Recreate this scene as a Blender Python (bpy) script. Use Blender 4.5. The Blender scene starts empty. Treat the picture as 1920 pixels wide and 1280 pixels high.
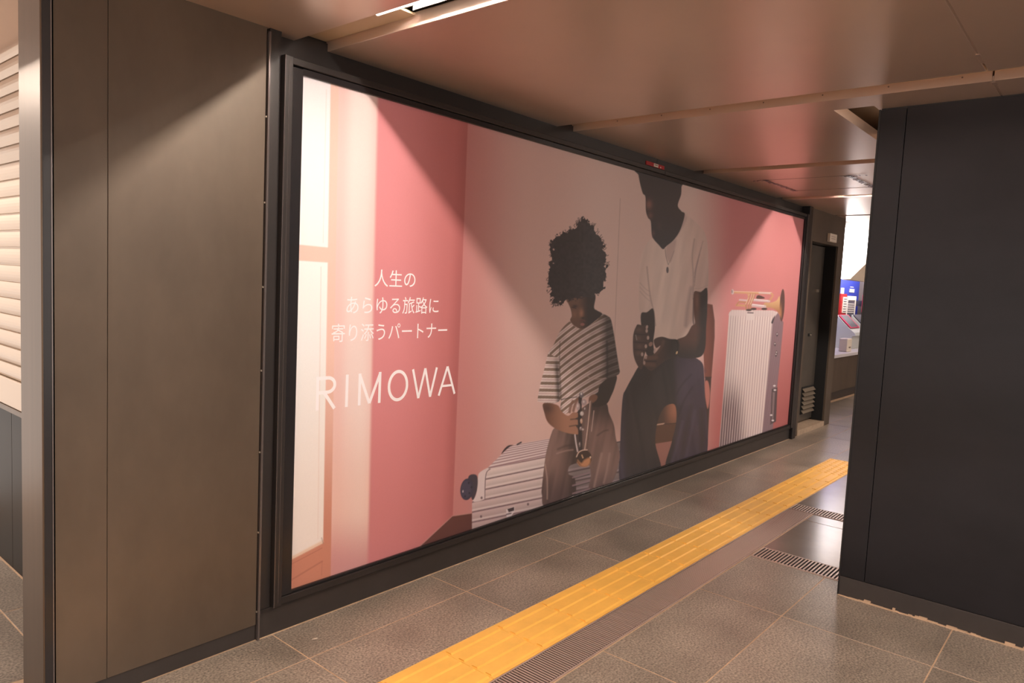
import bpy, bmesh, math, random
import numpy as np
from mathutils import Matrix, Vector

random.seed(7)
rng = np.random.default_rng(7)
scene = bpy.context.scene
col = scene.collection

# ------------------------------------------------------------------ camera
F_PX = 1350.0
ROT = ((0.6484776, -0.7597330, 0.0477759),
       (0.0314799, 0.0894716, 0.9954918),
       (-0.7605825, -0.6440502, 0.0819367))      # rows: right, up, back
CAM = Vector((0.0, -2.452, 1.4294))
cam_data = bpy.data.cameras.new('camera')
cam = bpy.data.objects.new('camera', cam_data)
col.objects.link(cam)
cam_data.sensor_fit = 'HORIZONTAL'
cam_data.sensor_width = 36.0
cam_data.lens = F_PX / 1920.0 * 36.0
cam_data.clip_start = 0.02
cam_data.clip_end = 200
Rm = Matrix(ROT).transposed()
cam.matrix_world = Matrix.Translation(CAM) @ Rm.to_4x4()
scene.camera = cam

# ------------------------------------------------------------------ world + exposure
scene.view_settings.view_transform = 'Standard'
scene.view_settings.look = 'None'
scene.view_settings.gamma = 1.0
scene.view_settings.use_curve_mapping = False
scene.view_settings.exposure = 0.0
world = bpy.data.worlds.new('station_hall')
scene.world = world
world.use_nodes = True
bg = world.node_tree.nodes['Background']
bg.inputs[0].default_value = (1.0, 0.88, 0.80, 1)
bg.inputs[1].default_value = 1.7
TUBE = 900.0            # emission strength of the ceiling tubes
TUBE_COL = (1.0, 0.87, 0.755)

CEIL = 2.3045

# ------------------------------------------------------------------ helpers
def lin(c):
    c = np.asarray(c, float) / 255.0
    return np.where(c <= 0.04045, c / 12.92, ((c + 0.055) / 1.055) ** 2.4)

def rgb(r, g, b):
    v = lin((r, g, b))
    return (float(v[0]), float(v[1]), float(v[2]), 1.0)

MATS = {}
def mat(name, color=(0.5, 0.5, 0.5, 1), rough=0.5, metal=0.0, emit=None, strength=0.0,
        noise=None, bump=None, spec=0.5, coat=0.0, coat_rough=0.2, aniso=0.0, alpha=None):
    """noise=(scale, amount, stretch xyz) varies the base colour; bump=(scale, strength)."""
    m = bpy.data.materials.new(name)
    m.use_nodes = True
    nt = m.node_tree
    p = nt.nodes['Principled BSDF']
    p.inputs['Base Color'].default_value = color
    p.inputs['Roughness'].default_value = rough
    p.inputs['Metallic'].default_value = metal
    p.inputs['Specular IOR Level'].default_value = spec
    p.inputs['Coat Weight'].default_value = coat
    p.inputs['Coat Roughness'].default_value = coat_rough
    if aniso:
        p.inputs['Anisotropic'].default_value = aniso
    if alpha is not None:
        p.inputs['Alpha'].default_value = alpha
    if emit:
        p.inputs['Emission Color'].default_value = (*emit, 1)
        p.inputs['Emission Strength'].default_value = strength
    if noise or bump:
        tc = nt.nodes.new('ShaderNodeNewGeometry')
    if noise:
        sc, amt, st = noise
        mp = nt.nodes.new('ShaderNodeMapping')
        mp.inputs['Scale'].default_value = st
        nt.links.new(tc.outputs['Position'], mp.inputs['Vector'])
        n = nt.nodes.new('ShaderNodeTexNoise')
        n.inputs['Scale'].default_value = sc
        n.inputs['Detail'].default_value = 5
        n.inputs['Roughness'].default_value = 0.65
        nt.links.new(mp.outputs[0], n.inputs['Vector'])
        r = nt.nodes.new('ShaderNodeMapRange')
        r.inputs['From Min'].default_value = 0.3
        r.inputs['From Max'].default_value = 0.7
        r.inputs['To Min'].default_value = 1 - amt
        r.inputs['To Max'].default_value = 1 + amt
        nt.links.new(n.outputs['Fac'], r.inputs['Value'])
        mx = nt.nodes.new('ShaderNodeVectorMath')
        mx.operation = 'MULTIPLY'
        mx.inputs[0].default_value = color[:3]
        nt.links.new(r.outputs[0], mx.inputs[1])
        nt.links.new(mx.outputs[0], p.inputs['Base Color'])
    if bump:
        sc, st = bump
        n2 = nt.nodes.new('ShaderNodeTexNoise')
        n2.inputs['Scale'].default_value = sc
        n2.inputs['Detail'].default_value = 3
        nt.links.new(tc.outputs['Position'], n2.inputs['Vector'])
        b = nt.nodes.new('ShaderNodeBump')
        b.inputs['Strength'].default_value = st
        b.inputs['Distance'].default_value = 0.002
        nt.links.new(n2.outputs['Fac'], b.inputs['Height'])
        nt.links.new(b.outputs[0], p.inputs['Normal'])
    MATS[name] = m
    return m

def add_box(bm, a, b, bev=0.0):
    """axis aligned box between corners a and b, vertical and top edges chamfered by bev"""
    x0, y0, z0 = (min(a[i], b[i]) for i in range(3))
    x1, y1, z1 = (max(a[i], b[i]) for i in range(3))
    if bev <= 0:
        vs = [bm.verts.new(p) for p in ((x0, y0, z0), (x1, y0, z0), (x1, y1, z0), (x0, y1, z0),
                                        (x0, y0, z1), (x1, y0, z1), (x1, y1, z1), (x0, y1, z1))]
        for f in ((3, 2, 1, 0), (4, 5, 6, 7), (0, 1, 5, 4), (1, 2, 6, 5), (2, 3, 7, 6), (3, 0, 4, 7)):
            bm.faces.new([vs[i] for i in f])
        return
    g = bmesh.ops.create_cube(bm, size=1.0)['verts']
    for v in g:
        v.co = Vector(((x0 + x1) / 2 + v.co.x * (x1 - x0), (y0 + y1) / 2 + v.co.y * (y1 - y0),
                       (z0 + z1) / 2 + v.co.z * (z1 - z0)))
    es = list({e for v in g for e in v.link_edges})
    bmesh.ops.bevel(bm, geom=es, offset=bev, segments=1, affect='EDGES', profile=0.5)

def add_cyl(bm, p0, p1, r0, r1=None, n=16, cap=True):
    r1 = r0 if r1 is None else r1
    p0, p1 = Vector(p0), Vector(p1)
    d = (p1 - p0).normalized()
    u = d.cross(Vector((0, 0, 1)))
    if u.length < 1e-4:
        u = d.cross(Vector((1, 0, 0)))
    u.normalize()
    w = d.cross(u)
    A = [bm.verts.new(p0 + r0 * (math.cos(t) * u + math.sin(t) * w)) for t in [2 * math.pi * k / n for k in range(n)]]
    B = [bm.verts.new(p1 + r1 * (math.cos(t) * u + math.sin(t) * w)) for t in [2 * math.pi * k / n for k in range(n)]]
    for k in range(n):
        bm.faces.new((A[k], A[(k + 1) % n], B[(k + 1) % n], B[k]))
    if cap:
        bm.faces.new(A[::-1]); bm.faces.new(B)

def add_prism(bm, pts, lo, hi, axis):
    """extrude a 2D polygon along an axis (0=x: pts are (y,z); 1=y: (x,z); 2=z: (x,y))"""
    def P(p, t):
        q = [0, 0, 0]
        o = [i for i in range(3) if i != axis]
        q[o[0]], q[o[1]], q[axis] = p[0], p[1], t
        return q
    A = [bm.verts.new(P(p, lo)) for p in pts]
    B = [bm.verts.new(P(p, hi)) for p in pts]
    n = len(pts)
    for k in range(n):
        bm.faces.new((A[k], A[(k + 1) % n], B[(k + 1) % n], B[k]))
    bm.faces.new(A[::-1]); bm.faces.new(B)

def obj(name, bm, m, parent=None, smooth=False):
    bmesh.ops.recalc_face_normals(bm, faces=bm.faces)
    me = bpy.data.meshes.new(name)
    bm.to_mesh(me)
    bm.free()
    me.materials.append(MATS[m])
    if smooth:
        for p in me.polygons:
            p.use_smooth = True
    o = bpy.data.objects.new(name, me)
    col.objects.link(o)
    if parent is not None:
        o.parent = parent
    return o

def box(name, a, b, m, parent=None, bev=0.0):
    bm = bmesh.new()
    add_box(bm, a, b, bev)
    return obj(name, bm, m, parent)

def link(name, me, loc, parent=None):
    o = bpy.data.objects.new(name, me)
    o.location = loc
    col.objects.link(o)
    if parent is not None:
        o.parent = parent
    return o

def thing(name, label, cat, group=None, loc=(0, 0, 0)):
    o = bpy.data.objects.new(name, None)
    o.empty_display_size = 0.1
    o.location = loc
    col.objects.link(o)
    return tag(o, label, cat, group)

def tag(o, label, cat=None, group=None, kind=None):
    o['label'] = label
    if cat:
        o['category'] = cat
    if group:
        o['group'] = group
    if kind:
        o['kind'] = kind
    return o

def structure(o, label, cat):
    return tag(o, label, cat, kind='structure')

# ------------------------------------------------------------------ materials
mat('bronze', rgb(98, 85, 73), rough=0.46, metal=0.4, noise=(1.3, 0.22, (1.5, 1.5, 0.8)), bump=(90, 0.03))
mat('bronze_dark', rgb(74, 69, 66), rough=0.45, metal=0.7, noise=(1.2, 0.2, (1, 1, 0.7)))
mat('steel', rgb(104, 89, 76), rough=0.40, metal=0.8, noise=(1.0, 0.12, (20, 20, 0.6)))
mat('steel_floor', rgb(146, 132, 124), rough=0.2, metal=0.3, noise=(4.0, 0.1, (1, 1, 1)))
mat('black_metal', rgb(48, 44, 43), rough=0.38, metal=0.2, noise=(3, 0.12, (1, 1, 1)))
mat('black_glossy', rgb(42, 40, 42), rough=0.25, metal=0.2)
mat('black_edge', rgb(120, 112, 110), rough=0.25, metal=0.6)
mat('baseboard', rgb(58, 53, 51), rough=0.42, metal=0.1, noise=(9, 0.1, (1, 1, 1)))
mat('pillar_panel', rgb(38, 37, 41), rough=0.34, metal=0.5, noise=(1.6, 0.2, (1, 1, 1.6)))
mat('pillar_edge', rgb(26, 24, 26), rough=0.4)
mat('ceiling_panel', rgb(212, 186, 168), rough=0.29, metal=0.5, noise=(0.8, 0.05, (1, 1, 1)))
mat('ceiling_void', rgb(196, 170, 140), rough=0.6)
mat('slot_face', rgb(180, 156, 142), rough=0.4, metal=0.3)
mat('tape', rgb(150, 136, 140), rough=0.2, alpha=0.7, bump=(70, 1.0))
mat('seam', rgb(120, 100, 88), rough=0.5)
mat('grout', rgb(196, 166, 138), rough=0.85, noise=(14, 0.18, (1, 1, 1)))
mat('tactile', rgb(248, 192, 92), rough=0.42, noise=(7, 0.07, (1, 1, 1)))
mat('tactile_gap', rgb(150, 110, 70), rough=0.8)
mat('grate', rgb(206, 184, 174), rough=0.35, metal=0.5)
mat('grate_void', rgb(36, 26, 28), rough=0.9)
mat('shutter', rgb(196, 176, 156), rough=0.35, metal=0.5)
mat('shutter_wall', rgb(40, 34, 29), rough=0.5, metal=0.1, spec=0.25)
mat('tube', (1, 1, 1, 1), emit=TUBE_COL, strength=TUBE)
mat('strip', (1, 1, 1, 1), emit=TUBE_COL, strength=7.0)
mat('white_plastic', rgb(226, 220, 212), rough=0.4)
mat('screw', rgb(200, 190, 175), rough=0.3, metal=0.8)
mat('red', rgb(176, 26, 30), rough=0.5)
mat('label_white', rgb(226, 212, 196), rough=0.6)
mat('label_ink', rgb(60, 46, 44), rough=0.6)
mat('slat_metal', rgb(150, 136, 120), rough=0.4, metal=0.4)
mat('door', rgb(108, 100, 92), rough=0.42, metal=0.6, noise=(2, 0.15, (1, 1, 1)))
mat('dark_hole', rgb(18, 17, 18), rough=0.8)
mat('threshold', rgb(176, 154, 132), rough=0.7, noise=(16, 0.15, (1, 1, 1)))
mat('blue', rgb(36, 52, 150), rough=0.5)
mat('lightbox', (1, 1, 1, 1), emit=(1.0, 0.98, 1.0), strength=8.0)
mat('canopy', rgb(190, 176, 160), rough=0.6)
mat('counter_top', rgb(220, 214, 216), rough=0.3)
mat('machine_grey', rgb(196, 196, 192), rough=0.45)
mat('machine_dark', rgb(88, 84, 90), rough=0.35)
mat('magenta', rgb(214, 50, 92), rough=0.5)
mat('hall_wall', rgb(120, 108, 98), rough=0.6)
mat('lettering', rgb(248, 243, 248), rough=0.5)
mat('yellow_green', rgb(206, 206, 120), rough=0.5)

def tile_material(name, base):
    m = bpy.data.materials.new(name)
    m.use_nodes = True
    nt = m.node_tree
    p = nt.nodes['Principled BSDF']
    geo = nt.nodes.new('ShaderNodeNewGeometry')
    n1 = nt.nodes.new('ShaderNodeTexNoise')
    n1.inputs['Scale'].default_value = 120
    n1.inputs['Detail'].default_value = 3
    nt.links.new(geo.outputs['Position'], n1.inputs['Vector'])
    n2 = nt.nodes.new('ShaderNodeTexNoise')
    n2.inputs['Scale'].default_value = 3.2
    n2.inputs['Detail'].default_value = 6
    nt.links.new(geo.outputs['Position'], n2.inputs['Vector'])
    oi = nt.nodes.new('ShaderNodeObjectInfo')
    r1 = nt.nodes.new('ShaderNodeMapRange')
    r1.inputs['From Min'].default_value = 0.32
    r1.inputs['From Max'].default_value = 0.72
    r1.inputs['To Min'].default_value = 0.5
    r1.inputs['To Max'].default_value = 1.75
    nt.links.new(n1.outputs['Fac'], r1.inputs['Value'])
    r2 = nt.nodes.new('ShaderNodeMapRange')
    r2.inputs['From Min'].default_value = 0.3
    r2.inputs['From Max'].default_value = 0.7
    r2.inputs['To Min'].default_value = 0.78
    r2.inputs['To Max'].default_value = 1.22
    nt.links.new(n2.outputs['Fac'], r2.inputs['Value'])
    r3 = nt.nodes.new('ShaderNodeMapRange')
    r3.inputs['To Min'].default_value = 0.85
    r3.inputs['To Max'].default_value = 1.15
    nt.links.new(oi.outputs['Random'], r3.inputs['Value'])
    a = nt.nodes.new('ShaderNodeMath'); a.operation = 'MULTIPLY'
    nt.links.new(r1.outputs[0], a.inputs[0]); nt.links.new(r2.outputs[0], a.inputs[1])
    b = nt.nodes.new('ShaderNodeMath'); b.operation = 'MULTIPLY'
    nt.links.new(a.outputs[0], b.inputs[0]); nt.links.new(r3.outputs[0], b.inputs[1])
    v = nt.nodes.new('ShaderNodeVectorMath'); v.operation = 'MULTIPLY'
    v.inputs[0].default_value = base[:3]
    nt.links.new(b.outputs[0], v.inputs[1])
    nt.links.new(v.outputs[0], p.inputs['Base Color'])
    rr = nt.nodes.new('ShaderNodeMapRange')
    rr.inputs['From Min'].default_value = 0.3
    rr.inputs['From Max'].default_value = 0.7
    rr.inputs['To Min'].default_value = 0.285
    rr.inputs['To Max'].default_value = 0.345
    nt.links.new(n2.outputs['Fac'], rr.inputs['Value'])
    nt.links.new(rr.outputs[0], p.inputs['Roughness'])
    p.inputs['Specular IOR Level'].default_value = 0.6
    MATS[name] = m
tile_material('tile', rgb(138, 126, 114))

# ================================================================== FLOOR
XJ = [-6.0, -5.2, -4.4, -3.54, -2.7, -1.86, -1.02, -0.17, 0.67, 1.512, 2.354, 3.196, 3.92, 4.655, 5.45, 6.2, 6.95,
      7.7, 8.5, 9.3, 10.1, 10.9, 11.7, 12.5, 13.3, 14.1]
YR = [(0.0, -0.256), (-0.256, -0.5625), (-1.004, -1.402), (-1.402, -1.997), (-1.997, -2.6), (-2.6, -3.2),
      (-3.2, -3.8), (-3.8, -4.4), (-4.4, -5.0), (-5.0, -5.6), (-5.6, -6.2)]
bm = bmesh.new()
add_box(bm, (-6, -6.2, -0.12), (14.1, 0.2, -0.0009))
add_box(bm, (-6, 0.2, -0.12), (1.03, 2.6, -0.0009))
add_box(bm, (7.4, 0.2, -0.12), (14.1, 1.6, -0.0009))
floor = structure(obj('floor', bm, 'grout'), 'dark speckled stone tile floor with pale grout joints', 'floor')

TILE_ME = {}
def tile(x0, x1, y0, y1, m='tile', name='floor_tile', top=0.0, gap=0.0028):
    w, d = round(x1 - x0, 4), round(y1 - y0, 4)
    key = (w, d, m, top)
    if key not in TILE_ME:
        bm = bmesh.new()
        add_box(bm, (-w / 2 + gap, -d / 2 + gap, -0.02), (w / 2 - gap, d / 2 - gap, top), 0.0006)
        bmesh.ops.recalc_face_normals(bm, faces=bm.faces)
        me = bpy.data.meshes.new(name)
        bm.to_mesh(me); bm.free()
        me.materials.append(MATS[m])
        TILE_ME[key] = me
    return link(name, TILE_ME[key], ((x0 + x1) / 2, (y0 + y1) / 2, 0), floor)

DR1, DR2 = (3.815, 3.995), (4.865, 5.015)      # cross drains in x
for (ya, yb) in YR:
    for k in range(len(XJ) - 1):
        x0, x1 = XJ[k], XJ[k + 1]
        if ya == -1.004:
            # the row that the two cross drains and the steel lids interrupt
            if x1 <= 3.2 or x0 >= 6.1:
                tile(x0, x1, yb, ya)
            continue
        if ya == -1.402 and 3.15 < x0 < 5.2:
            continue
        tile(x0, x1, yb, ya)
tile(3.196, 3.815, -1.402, -1.004)
tile(3.995, 4.70, -1.508, -1.004, m='steel_floor', name='steel_lid')
tile(4.70, 4.865, -1.508, -1.004, m='steel_floor', name='steel_lid')
tile(5.015, 6.2, -1.402, -0.8425, m='steel_floor', name='steel_lid')
tile(3.196, 3.815, -1.997, -1.402)
tile(4.6, 5.015, -1.997, -1.508)
tile(5.015, 5.45, -1.997, -1.402)
# stone beside the drain where the grate ends
tile(6.2, 8.5, -1.004, -0.8425)
tile(8.5, 11.0, -1.004, -0.8425)
tile(6.70, 8.5, -0.8425, -0.5625)
tile(8.5, 11.0, -0.8425, -0.5625)
# floor of the shutter recess (left) and in front of the ticket counter (far)
for (x0, x1) in ((-1.02, -0.17), (-0.17, 0.26), (0.26, 0.845), (0.845, 1.0)):
    for (y0, y1) in ((0.0, 0.30), (0.30, 0.89), (0.89, 1.49), (1.49, 2.1)):
        if x0 >= 0.26 and y0 < 0.3:
            continue
        tile(x0, x1, y0, y1)
tile(0.26, 0.70, 0.0, 0.30)
for (x0, x1) in ((8.56, 9.3), (9.3, 10.1), (10.1, 10.9), (10.9, 11.7), (11.7, 12.5), (12.5, 13.3)):
    tile(x0, x1, 0.0, 0.5)

# ---- tactile paving
tact = thing('tactile_paving', 'yellow tactile guide strip along the floor beside the drain grate', 'tactile paving')
TY0, TY1 = -0.8385, -0.5635
tw = TY1 - TY0
bm = bmesh.new(); add_box(bm, (-2.6, TY0, -0.0034), (6.694, TY1, -0.001))
obj('bedding', bm, 'tactile_gap', tact)
bm = bmesh.new(); add_box(bm, (-0.1492, -tw / 2 + 0.001, -0.003), (0.1492, tw / 2 - 0.001, 0.0015), 0.0008)
bmesh.ops.recalc_face_normals(bm, faces=bm.faces)
tme = bpy.data.meshes.new('tactile_tile'); bm.to_mesh(tme); bm.free(); tme.materials.append(MATS['tactile'])
bm = bmesh.new()
add_prism(bm, [(-0.017, 0), (0.017, 0), (0.011, 0.005), (-0.011, 0.005)], -0.143, 0.143, 0)
bmesh.ops.recalc_face_normals(bm, faces=bm.faces)
rme = bpy.data.meshes.new('raised_bar'); bm.to_mesh(rme); bm.free(); rme.materials.append(MATS['tactile'])
bm = bmesh.new(); add_cyl(bm, (0, 0, 0), (0, 0, 0.005), 0.016, 0.010, 12)
dme = bpy.data.meshes.new('raised_dot'); bm.to_mesh(dme); bm.free(); dme.materials.append(MATS['tactile'])
k0 = -15
for k in range(k0, 16):
    xc = 1.896 + 0.3 * k + 0.15
    if xc > 6.75:
        break
    t = link('tactile_tile', tme, (xc, (TY0 + TY1) / 2, 0), tact)
    if xc < 6.1:
        for j in range(4):
            link('raised_bar', rme, (0, -tw / 2 + tw * (j + 0.5) / 4, 0.0015), t)
    else:
        for a in range(5):
            for j in range(5):
                link('raised_dot', dme, (-0.12 + 0.06 * a, -0.108 + 0.054 * j, 0.0015), t)
# two dotted tiles that turn the strip away behind the pillar
for k in range(2):
    t = link('tactile_tile', tme, (6.546, (TY0 + TY1) / 2 - tw * (k + 1) - 0.004 * (k + 1), 0.0012), tact)
    for a in range(5):
        for j in range(5):
            link('raised_dot', dme, (-0.12 + 0.06 * a, -0.108 + 0.054 * j, 0.0015), t)

# ---- drains
def drain(name, label, x0, x1, y0, y1, along, pitch, barw, m='grate', first=None):
    d = thing(name, label, 'drain', 'floor drains')
    bm = bmesh.new(); add_box(bm, (x0, y0, -0.0008), (x1, y1, -0.0004))
    obj('channel', bm, 'grate_void', d)
    bm = bmesh.new()
    e = 0.006
    if along == 'x':
        add_box(bm, (x0, y0, -0.003), (x1, y0 + e, 0.0036)); add_box(bm, (x0, y1 - e, -0.003), (x1, y1, 0.0036))
    else:
        add_box(bm, (x0, y0, -0.003), (x0 + e, y1, 0.0036)); add_box(bm, (x1 - e, y0, -0.003), (x1, y1, 0.0036))
    obj('frame', bm, m, d)
    bm = bmesh.new()
    if along == 'x':
        add_box(bm, (-barw / 2, -(y1 - y0) / 2 + 0.009, -0.0004), (barw / 2, (y1 - y0) / 2 - 0.009, 0.0035))
        n = int((x1 - (first or x0)) / pitch)
        pos = [((first or x0) + pitch * (i + 0.5), (y0 + y1) / 2, 0) for i in range(n)]
    else:
        add_box(bm, (-(x1 - x0) / 2 + 0.009, -barw / 2, -0.0004), ((x1 - x0) / 2 - 0.009, barw / 2, 0.0035))
        n = int((y1 - y0) / pitch)
        pos = [((x0 + x1) / 2, y1 - pitch * (i + 0.5), 0) for i in range(n)]
    bmesh.ops.recalc_face_normals(bm, faces=bm.faces)
    me = bpy.data.meshes.new('bar'); bm.to_mesh(me); bm.free(); me.materials.append(MATS[m])
    for p in pos:
        link('bar', me, p, d)
    return d
drain('drain_grate', 'long narrow steel drain grate running beside the yellow tactile strip',
      1.45, 4.86, -1.001, -0.8425, 'x', 0.0140, 0.0070)
drain('drain_grate', 'nearer short cross drain grate at the foot of the black pillar',
      DR1[0], DR1[1], -1.508, -1.006, 'y', 0.0182, 0.0085)
drain('drain_grate', 'farther short cross drain grate beyond the polished steel lid',
      DR2[0], DR2[1], -1.508, -0.8425, 'y', 0.0182, 0.0085)

# ================================================================== CEILING
bm = bmesh.new(); add_box(bm, (-6, -6.2, 2.44), (14.1, 2.6, 2.50))
ceiling = structure(obj('ceiling', bm, 'ceiling_void'), 'satin metal panel ceiling with cross slots', 'ceiling')
SLOTS = [(-3.24, -3.09), (-1.62, -1.47), (0.0, 0.15), (1.583, 1.733), (3.25, 3.40), (4.92, 5.07), (6.55, 6.70), (8.10, 8.20), (9.7, 9.85),
         (11.3, 11.45), (12.9, 13.05)]
YC = [0.055, -1.972, -1.978, -4.0, -4.006, -6.2]
edges = [-6.0] + [v for s in SLOTS for v in s] + [14.1]
TH = 0.05
def panel_mesh(x0, x1, y0, y1, hole=None):
    bm = bmesh.new()
    if hole is None:
        add_box(bm, (x0, y0, CEIL), (x1, y1, CEIL + TH), 0.0015)
    else:
        hx0, hx1, hy0, hy1 = hole
        add_box(bm, (x0, y0, CEIL), (hx0, y1, CEIL + TH))
        add_box(bm, (hx1, y0, CEIL), (x1, y1, CEIL + TH))
        add_box(bm, (hx0, y0, CEIL), (hx1, hy0, CEIL + TH))
        add_box(bm, (hx0, hy1, CEIL), (hx1, y1, CEIL + TH))
    return bm
for i in range(0, len(edges), 2):
    x0, x1 = edges[i], edges[i + 1]
    for j in range(0, 6, 2):
        y1, y0 = YC[j], YC[j + 1]
        hole = (3.585, 4.42, -1.50, -1.325) if (j == 0 and abs(x0 - 3.40) < 0.01) else None
        obj('ceiling_panel', panel_mesh(x0, x1, y0, y1, hole), 'ceiling_panel', ceiling)
    box('joint_filler', (x0 + 0.002, -1.9775, CEIL + 0.0015), (x1 - 0.10, -1.9725, CEIL + 0.02), 'slot_face', ceiling)
# ceiling over the recess at the left and over the ticket counter
box('ceiling_panel', (-2.0, 0.07, CEIL), (0.14, 2.6, CEIL + TH), 'ceiling_panel', ceiling)
box('ceiling_panel', (0.30, 0.07, CEIL), (1.2, 2.6, CEIL + TH), 'ceiling_panel', ceiling)
box('ceiling_panel', (8.55, 0.06, 2.45), (14.1, 2.6, 2.47), 'ceiling_panel', ceiling)
# closing plates inside the slots
for i, s_ in enumerate(SLOTS):
    lit = i in (0, 1, 3, 6, 9)
    box('slot_plate', (s_[0] + 0.001, -0.47 if lit else -6.19, CEIL + 0.038), (s_[1] - 0.001, 0.054, CEIL + 0.046), 'ceiling_void', ceiling)
# carrier rail and fixing screws on the visible slot faces
for s in SLOTS[4:7]:
    for q in range(7):
        bm = bmesh.new()
        add_cyl(bm, (s[1] - 0.0012, -0.25 - 0.27 * q, CEIL + 0.028), (s[1] + 0.002, -0.25 - 0.27 * q, CEIL + 0.028), 0.0035, n=8)
        obj('screw', bm, 'seam', ceiling)
for (xa, xb) in ((3.02, 3.13), (3.42, 3.47)):
    box('joint_cover', (xa, -1.983, CEIL - 0.001), (xb, -1.967, CEIL + 0.004), 'slot_face', ceiling)

# ---- tube lights in the slots
def tube_light(xc, y0, y1, label):
    t = thing('tube_light', label, 'light', 'ceiling tube lights')
    bm = bmesh.new()
    add_cyl(bm, (xc, y0, CEIL + 0.060), (xc, y1, CEIL + 0.060), 0.004, n=12)
    obj('tube', bm, 'tube', t, smooth=False)
    box('housing', (xc - 0.032, y0 - 0.03, CEIL + 0.080), (xc + 0.032, y1 + 0.03, CEIL + 0.134), 'slot_face', t)
    for sx in (-1, 1):
        box('baffle', (xc + sx * 0.030, y0, CEIL + 0.0365), (xc + sx * 0.032, y1, CEIL + 0.080), 'dark_hole', t)
    for ye in (y0, y1):
        s = -1 if ye == min(y0, y1) else 1
        box('end_cap', (xc - 0.026, ye, CEIL + 0.050), (xc + 0.026, ye + s * 0.025, CEIL + 0.08), 'white_plastic', t)
    return t
tube_light(1.664, -1.90, -0.50, 'glowing tube light in the ceiling slot above the left end of the poster')
st = thing('light_strip', 'thin bright strip light along the near lip of the slot above the poster', 'light')
bm = bmesh.new(); add_cyl(bm, (1.598, -1.93, CEIL + 0.012), (1.598, -0.43, CEIL + 0.012), 0.0085, n=12)
obj('strip', bm, 'strip', st)
for q in range(4):
    box('clip', (1.5835, -0.5 - 0.45 * q, CEIL + 0.010), (1.590, -0.49 - 0.45 * q, CEIL + 0.016), 'slot_face', st)
tube_light(1.664, -3.90, -2.10, 'glowing tube light in the slot above the camera, behind the first one')
tube_light(6.63, -1.90, -0.50, 'glowing tube light in the far ceiling slot above the right end of the poster')
tube_light(6.63, -3.90, -2.10, 'glowing tube light in the far slot beyond the black pillar')
tube_light(-3.165, -1.90, -0.6, 'glowing tube light in the slot behind the viewer, near the shutter')
tube_light(-3.165, -3.90, -2.10, 'glowing tube light in the slot behind the viewer')
tube_light(-1.545, -1.90, -0.6, 'glowing tube light in the slot left of the viewer, near the shutter recess')
tube_light(-1.545, -3.90, -2.10, 'glowing tube light in the slot left of the viewer, away from the shutter')
tube_light(0.22, 1.2, 2.3, 'glowing tube light in the ceiling of the shutter recess')
tube_light(11.375, -1.90, -0.60, 'glowing tube light in the slot near the ticket counter')

rs = thing('light_strip', 'strip light hidden inside the square ceiling recess by the pillar', 'light')
bm = bmesh.new(); add_cyl(bm, (3.62, -1.53, CEIL + 0.085), (4.40, -1.53, CEIL + 0.085), 0.006, n=10)
obj('strip', bm, 'strip', rs)
# ---- taped access hatch on the fourth ceiling bay
hatch = thing('ceiling_hatch', 'ceiling access hatch outlined by seams with clear tape at two ends', 'hatch')
HX0, HX1, HY0, HY1 = 5.52, 6.15, -0.86, -0.26
for a, b in (((HX0, HY0), (HX0 + 0.004, HY1)), ((HX1, HY0), (HX1 + 0.004, HY1)),
             ((HX0, HY0), (HX1, HY0 + 0.004)), ((HX0, HY1), (HX1, HY1 + 0.004))):
    box('seam', (a[0], a[1], CEIL - 0.0012), (b[0], b[1], CEIL + 0.001), 'seam', hatch)
def tape(x0, y0, x1, y1, w):
    bm = bmesh.new()
    n = 26
    d = Vector((x1 - x0, y1 - y0, 0)); nn = Vector((-d.y, d.x, 0)).normalized()
    vs = []
    for i in range(n + 1):
        c = Vector((x0, y0, 0)) + d * (i / n)
        ww = w * (0.8 + 0.4 * random.random())
        row = []
        for s in (-1, 1):
            row.append(bm.verts.new((c.x + nn.x * ww / 2 * s, c.y + nn.y * ww / 2 * s, CEIL - 0.0015 - 0.006 * random.random())))
        vs.append(row)
    for i in range(n):
        bm.faces.new((vs[i][0], vs[i + 1][0], vs[i + 1][1], vs[i][1]))
    bmesh.ops.solidify(bm, geom=bm.faces[:], thickness=0.0006)
    obj('tape_strip', bm, 'tape', hatch)
tape(HX0 - 0.02, HY1 + 0.01, HX1 + 0.02, HY1 - 0.005, 0.034)
tape(HX0, HY1 - 0.02, HX0 - 0.005, HY1 + 0.10, 0.03)
tape(HX0 - 0.02, HY0, HX1 + 0.05, HY0 - 0.01, 0.045)
tape(HX0, HY0 - 0.12, HX0, HY0 + 0.06, 0.03)

# ================================================================== LEFT WALL (poster side)
bm = bmesh.new()
add_box(bm, (0.762, 0.055, 0), (7.48, 0.19, 2.44))
add_box(bm, (8.335, 0.055, 0), (8.50, 0.28, 2.44))
add_box(bm, (7.48, 0.185, 0), (8.335, 0.28, 2.44))
add_box(bm, (7.48, 0.055, 1.985), (8.335, 0.185, 2.44))
wall = structure(obj('wall_left', bm, 'black_metal'), 'long dark wall that carries the poster, panels and a door', 'wall')
# black header above the poster, slightly recessed
box('header', (1.47, 0.045, 2.225), (4.372, 0.056, CEIL + 0.03), 'black_metal', wall, 0.001)
box('header', (4.376, 0.045, 2.225), (7.30, 0.056, CEIL + 0.03), 'black_metal', wall, 0.001)
# bronze panels at the left of the poster
box('metal_panel', (0.7535, -0.002, 0.062), (0.9060, 0.05, CEIL + 0.02), 'bronze', wall, 0.0008)
box('metal_panel', (0.9074, -0.002, 0.062), (1.4420, 0.05, CEIL + 0.02), 'bronze', wall, 0.0015)
box('plinth', (0.7535, 0.004, 0.0), (1.4420, 0.05, 0.060), 'baseboard', wall)
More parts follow.
